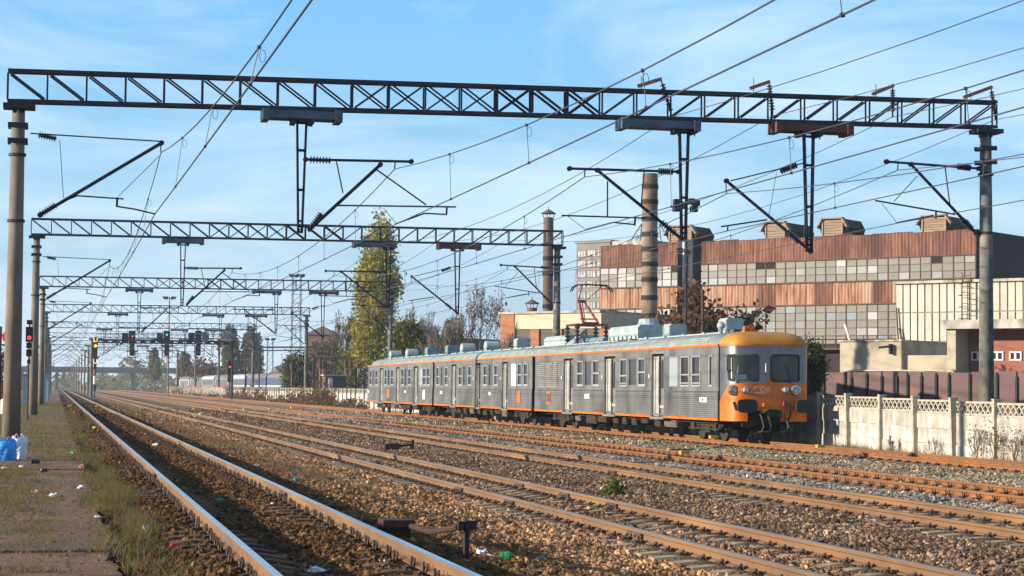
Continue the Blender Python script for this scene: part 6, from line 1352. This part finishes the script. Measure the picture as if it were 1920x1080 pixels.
p = ground_at(742, 845); g = MB(); g.box(p[0]-.35, p[0]+.1, p[1]-.1, p[1]+.1, p[2], p[2]+.22); g.tube((p[0]+.1, p[1], p[2]+.14), (p[0]+.5, p[1], p[2]+.2), .04, 6); g.box(p[0]+.5, p[0]+.58, p[1]-.04, p[1]+.04, p[2]-.05, p[2]+.34); solo(g, 'point_rod_stand', IRON, p, 'small rusty rod device between the second and third tracks', 'track device')
# bags by the first mast
BLUEB = mat('blue_plastic', (0.03, 0.22, 0.68), (0.05, 0.33, 0.80), scale=14, rough=.35, bump=.6, bscale=25); WHITEB = mat('white_plastic', (0.70, 0.68, 0.66), (0.52, 0.55, 0.62), scale=10, rough=.35, bump=.7, bscale=22); GREYB = mat('clear_plastic', (0.45, 0.45, 0.46), (0.62, 0.62, 0.62), scale=14, rough=.25, bump=.8, bscale=25)
def bag(px, py, wpx, hpx, m, label, name='plastic_bag', handles=True):
    p = ground_at(px, py); k = float((p-CAM)@FW)/F; W, H = wpx*k/2, hpx*k; rg = np.random.default_rng(int(px)); g = MB(); nu, nv = 30, 14; vs, fs = [], []
    for j in range(nv+1):
        v = j/nv; r = (.92+.12*math.sin(v*2.4)) if v < .82 else max(.70, 1.0-1.7*(v-.82))
        for i in range(nu): a = 6.283*i/nu; q = r*(1+.10*math.sin(3*a+v*4+px)+.07*math.sin(7*a-v*5)+rg.normal(0, .05)); vs.append((p[0]+W*q*math.cos(a), p[1]+W*.75*q*math.sin(a), p[2]+H*.84*v+H*(.16*max(0, math.cos(2*a+.5)) if v > .8 else 0)+rg.normal(0, .010)))
    for j in range(nv):
        for i in range(nu): fs.append((j*nu+i, j*nu+(i+1) % nu, (j+1)*nu+(i+1) % nu, (j+1)*nu+i))
    fs.append(tuple(range(nv*nu, nv*nu+nu))); g.add(vs, fs)
    t = thing(name, label, 'bag', p); g.build('bag_body', m, t, smooth=True)
    if handles:
        for s in (-1, 1): h = MB(); h.path([(p[0]+s*W*.55, p[1]-.05, p[2]+H*.86), (p[0]+s*W*.5, p[1]-.05, p[2]+H*1.0), (p[0]+s*W*.3, p[1]-.03, p[2]+H*1.06), (p[0]+s*W*.1, p[1]-.05, p[2]+H*.9)], .012, 5); h.build('handle', m, t)
bag(9, 864, 42, 42, BLUEB, 'full blue plastic bag standing by the first mast'); bag(35, 861, 29, 45, WHITEB, 'full white plastic bag leaning beside the blue one')
def crumple(px, py, wpx, hpx, m, label, cat='litter', name='litter', kind='paper'):
    p = ground_at(px, py); k = float((p-CAM)@FW)/F; W, H = wpx*k/2, hpx*k; rg = np.random.default_rng(int(px*7+py)); g = MB()
    if kind == 'bottle':
        a = rg.uniform(-.6, .6); d = np.array([math.cos(a), math.sin(a), .05]); c0 = p-d*W+np.array([0, 0, H*.5]); L = 2*W; g.lathe(c0, d, [(H*.2, 0), (H*.5, L*.04), (H*.5, L*.3), (H*.44, L*.36), (H*.5, L*.45), (H*.5, L*.68), (H*.16, L*.88), (H*.16, L)], 12)
    elif kind == 'can':
        g.lathe(p+np.array([-W, 0, H*.5]), (1, .2, 0), [(H*.42, 0), (H*.5, .015), (H*.46, W), (H*.5, 2*W-.015), (H*.42, 2*W)], 12)
    else:
        nu, nv = 9, 5; vs, fs = [], []
        for j in range(nv+1):
            v = j/nv
            for i in range(nu): a = 6.283*i/nu; q = math.sin(math.pi*(.2+.62*v))**.6*(.55+.7*rg.random()); vs.append((p[0]+W*q*math.cos(a), p[1]+W*q*math.sin(a)*1.3, p[2]-.01+H*.75*v*(.4+.9*rg.random())))
        for j in range(nv):
            for i in range(nu): fs.append((j*nu+i, j*nu+(i+1) % nu, (j+1)*nu+(i+1) % nu, (j+1)*nu+i))
        fs.append(tuple(range(nv*nu, nv*nu+nu))); g.add(vs, fs)
    solo(g, name, m, p, label, cat, 'litter strewn along the platform and tracks')
PAPW = mat('white_litter', (0.72, 0.70, 0.68), (0.5, 0.49, 0.48), scale=20, rough=.7, bump=.5); REDL = mat('red_litter', (0.55, 0.02, 0.03), rough=.35); GRNL = mat('green_bottle_plastic', (0.02, 0.16, 0.06), (0.04, 0.28, 0.12), scale=12, rough=.15); TEAL = mat('teal_plastic', (0.06, 0.20, 0.18), rough=.3); DRKL = mat('dark_litter', (0.03, 0.03, 0.035), rough=.4); YELL = mat('yellow_litter', (0.70, 0.52, 0.10), rough=.5); REDW = mat('red_and_white_wrapper', (0.65, 0.05, 0.06), (0.75, 0.70, 0.68), scale=16, rough=.4, lo=.48, hi=.52)
for a in ((215, 1026, 30, 17, GREYB, 'crumpled clear plastic bag at the platform edge, largest there', 'paper'), (328, 1027, 17, 10, REDL, 'red drink can on stones left of the nearest rail', 'can'), (153, 877, 11, 8, REDW, 'red and white wrapper at the platform edge past the bags', 'paper'), (101, 930, 19, 9, PAPW, 'white paper scrap on bare asphalt left of the weeds', 'paper'), (153, 915, 17, 8, PAPW, 'white torn paper where the third asphalt joint meets the weeds', 'paper'), (178, 931, 19, 10, PAPW, 'white wrapper in the weeds beside the fourth asphalt joint', 'paper'), (183, 970, 15, 6, WHITEB, 'flat white carton at the platform edge above the white cup', 'paper'), (203, 992, 9, 14, PAPW, 'upright white cup at the platform edge near the clear bag', 'paper'), (272, 998, 14, 18, WHITEB, 'thin white bag caught in the weeds left of the red can', 'paper'), (177, 806, 8, 11, YELL, 'yellowish wrapper between platform weeds and the nearest rail, far along', 'paper'),
          (137, 854, 12, 8, GRNL, 'green bottle at the platform edge beyond the bags', 'bottle'), (84, 885, 18, 7, DRKL, 'dark bottle lying on the platform before the bags', 'bottle'), (66, 870, 16, 9, DRKL, 'dark crushed can on the platform in front of the white bag', 'can'), (40, 876, 11, 6, PAPW, 'small white scrap in front of the white bag', 'paper'), (8, 879, 12, 6, PAPW, 'white scrap at the left photo edge below the blue bag', 'paper'), (66, 923, 16, 7, REDW, 'pinkish wrapper in the platform grass left of the white paper scrap', 'paper'), (292, 835, 13, 5, PAPW, 'white scrap between the nearest rails, far along', 'paper'), (294, 900, 11, 6, REDW, 'red and white wrapper touching the nearest left rail', 'paper'), (511, 947, 10, 8, PAPW, 'lone white scrap between the nearest rails before the long rail shadow', 'paper'), (412, 941, 18, 7, GRNL, 'crushed green bottle between the nearest rails', 'bottle'),
          (592, 1072, 32, 16, WHITEB, 'crumpled white bag between the nearest rails at the photo bottom', 'paper'), (482, 874, 9, 6, PAPW, 'white scrap just right of the nearest track', 'paper'), (558, 904, 15, 9, TEAL, 'teal bottle on the gravel right of the nearest track', 'bottle'), (903, 1040, 27, 18, WHITEB, 'white and pale bag right of the short black post', 'paper'), (918, 1044, 18, 9, REDW, 'red wrapper against the pale bag by the black post', 'paper'), (950, 1051, 28, 17, GRNL, 'round green bottle in the litter heap right of the black post', 'bottle'), (992, 1062, 22, 11, REDW, 'red and white carton at the right of the litter heap', 'paper'), (1016, 1048, 13, 9, TEAL, 'small teal scrap at the far right of the litter heap', 'paper'), (1000, 1080, 40, 16, DRKL, 'dark bag at the bottom of the litter heap', 'paper'), (793, 986, 15, 8, YELL, 'yellow wrapper behind the bent rod', 'paper'), (716, 1056, 22, 10, PAPW, 'white scraps left of the nearest right rail at the bottom', 'paper'), (1166, 872, 10, 6, PAPW, 'white scrap between second and third tracks near the green weed', 'paper'), (375, 779, 8, 6, PAPW, 'white scrap beside the second track, far along', 'paper')):
    crumple(a[0], a[1], a[2], a[3], a[4], a[5], kind=a[6])

g1root = [o for o in scene.objects if o.name == 'catenary_gantry'][0]; p = onY(1848.5, 651, G1Y-.24)
text_mesh('2', .20, mat('lime_paint', (.30, .32, .05), rough=.7), 'mast_number', g1root, Matrix(((1, 0, 0, p[0]-GX0), (0, 0, -1, -.235), (0, 1, 0, p[2]-PLZ), (0, 0, 0, 1))))
# ------------------------------------------------------------------ autumn haze
g = MB(); g.box(-1600, 1600, -70, 2600, -1.6, 36); m = bpy.data.materials.new('haze_air'); m.use_nodes = True
nn = m.node_tree.nodes; nn.remove(nn['Principled BSDF']); pv = nn.new('ShaderNodeVolumePrincipled'); pv.inputs['Color'].default_value = (0.80, 0.90, 1.0, 1); pv.inputs['Density'].default_value = 0.0002; pv.inputs['Anisotropy'].default_value = 0.0
m.node_tree.links.new(pv.outputs[0], nn['Material Output'].inputs['Volume']); hz = link('haze', g.mesh('haze', m)); hz['kind'] = 'stuff'
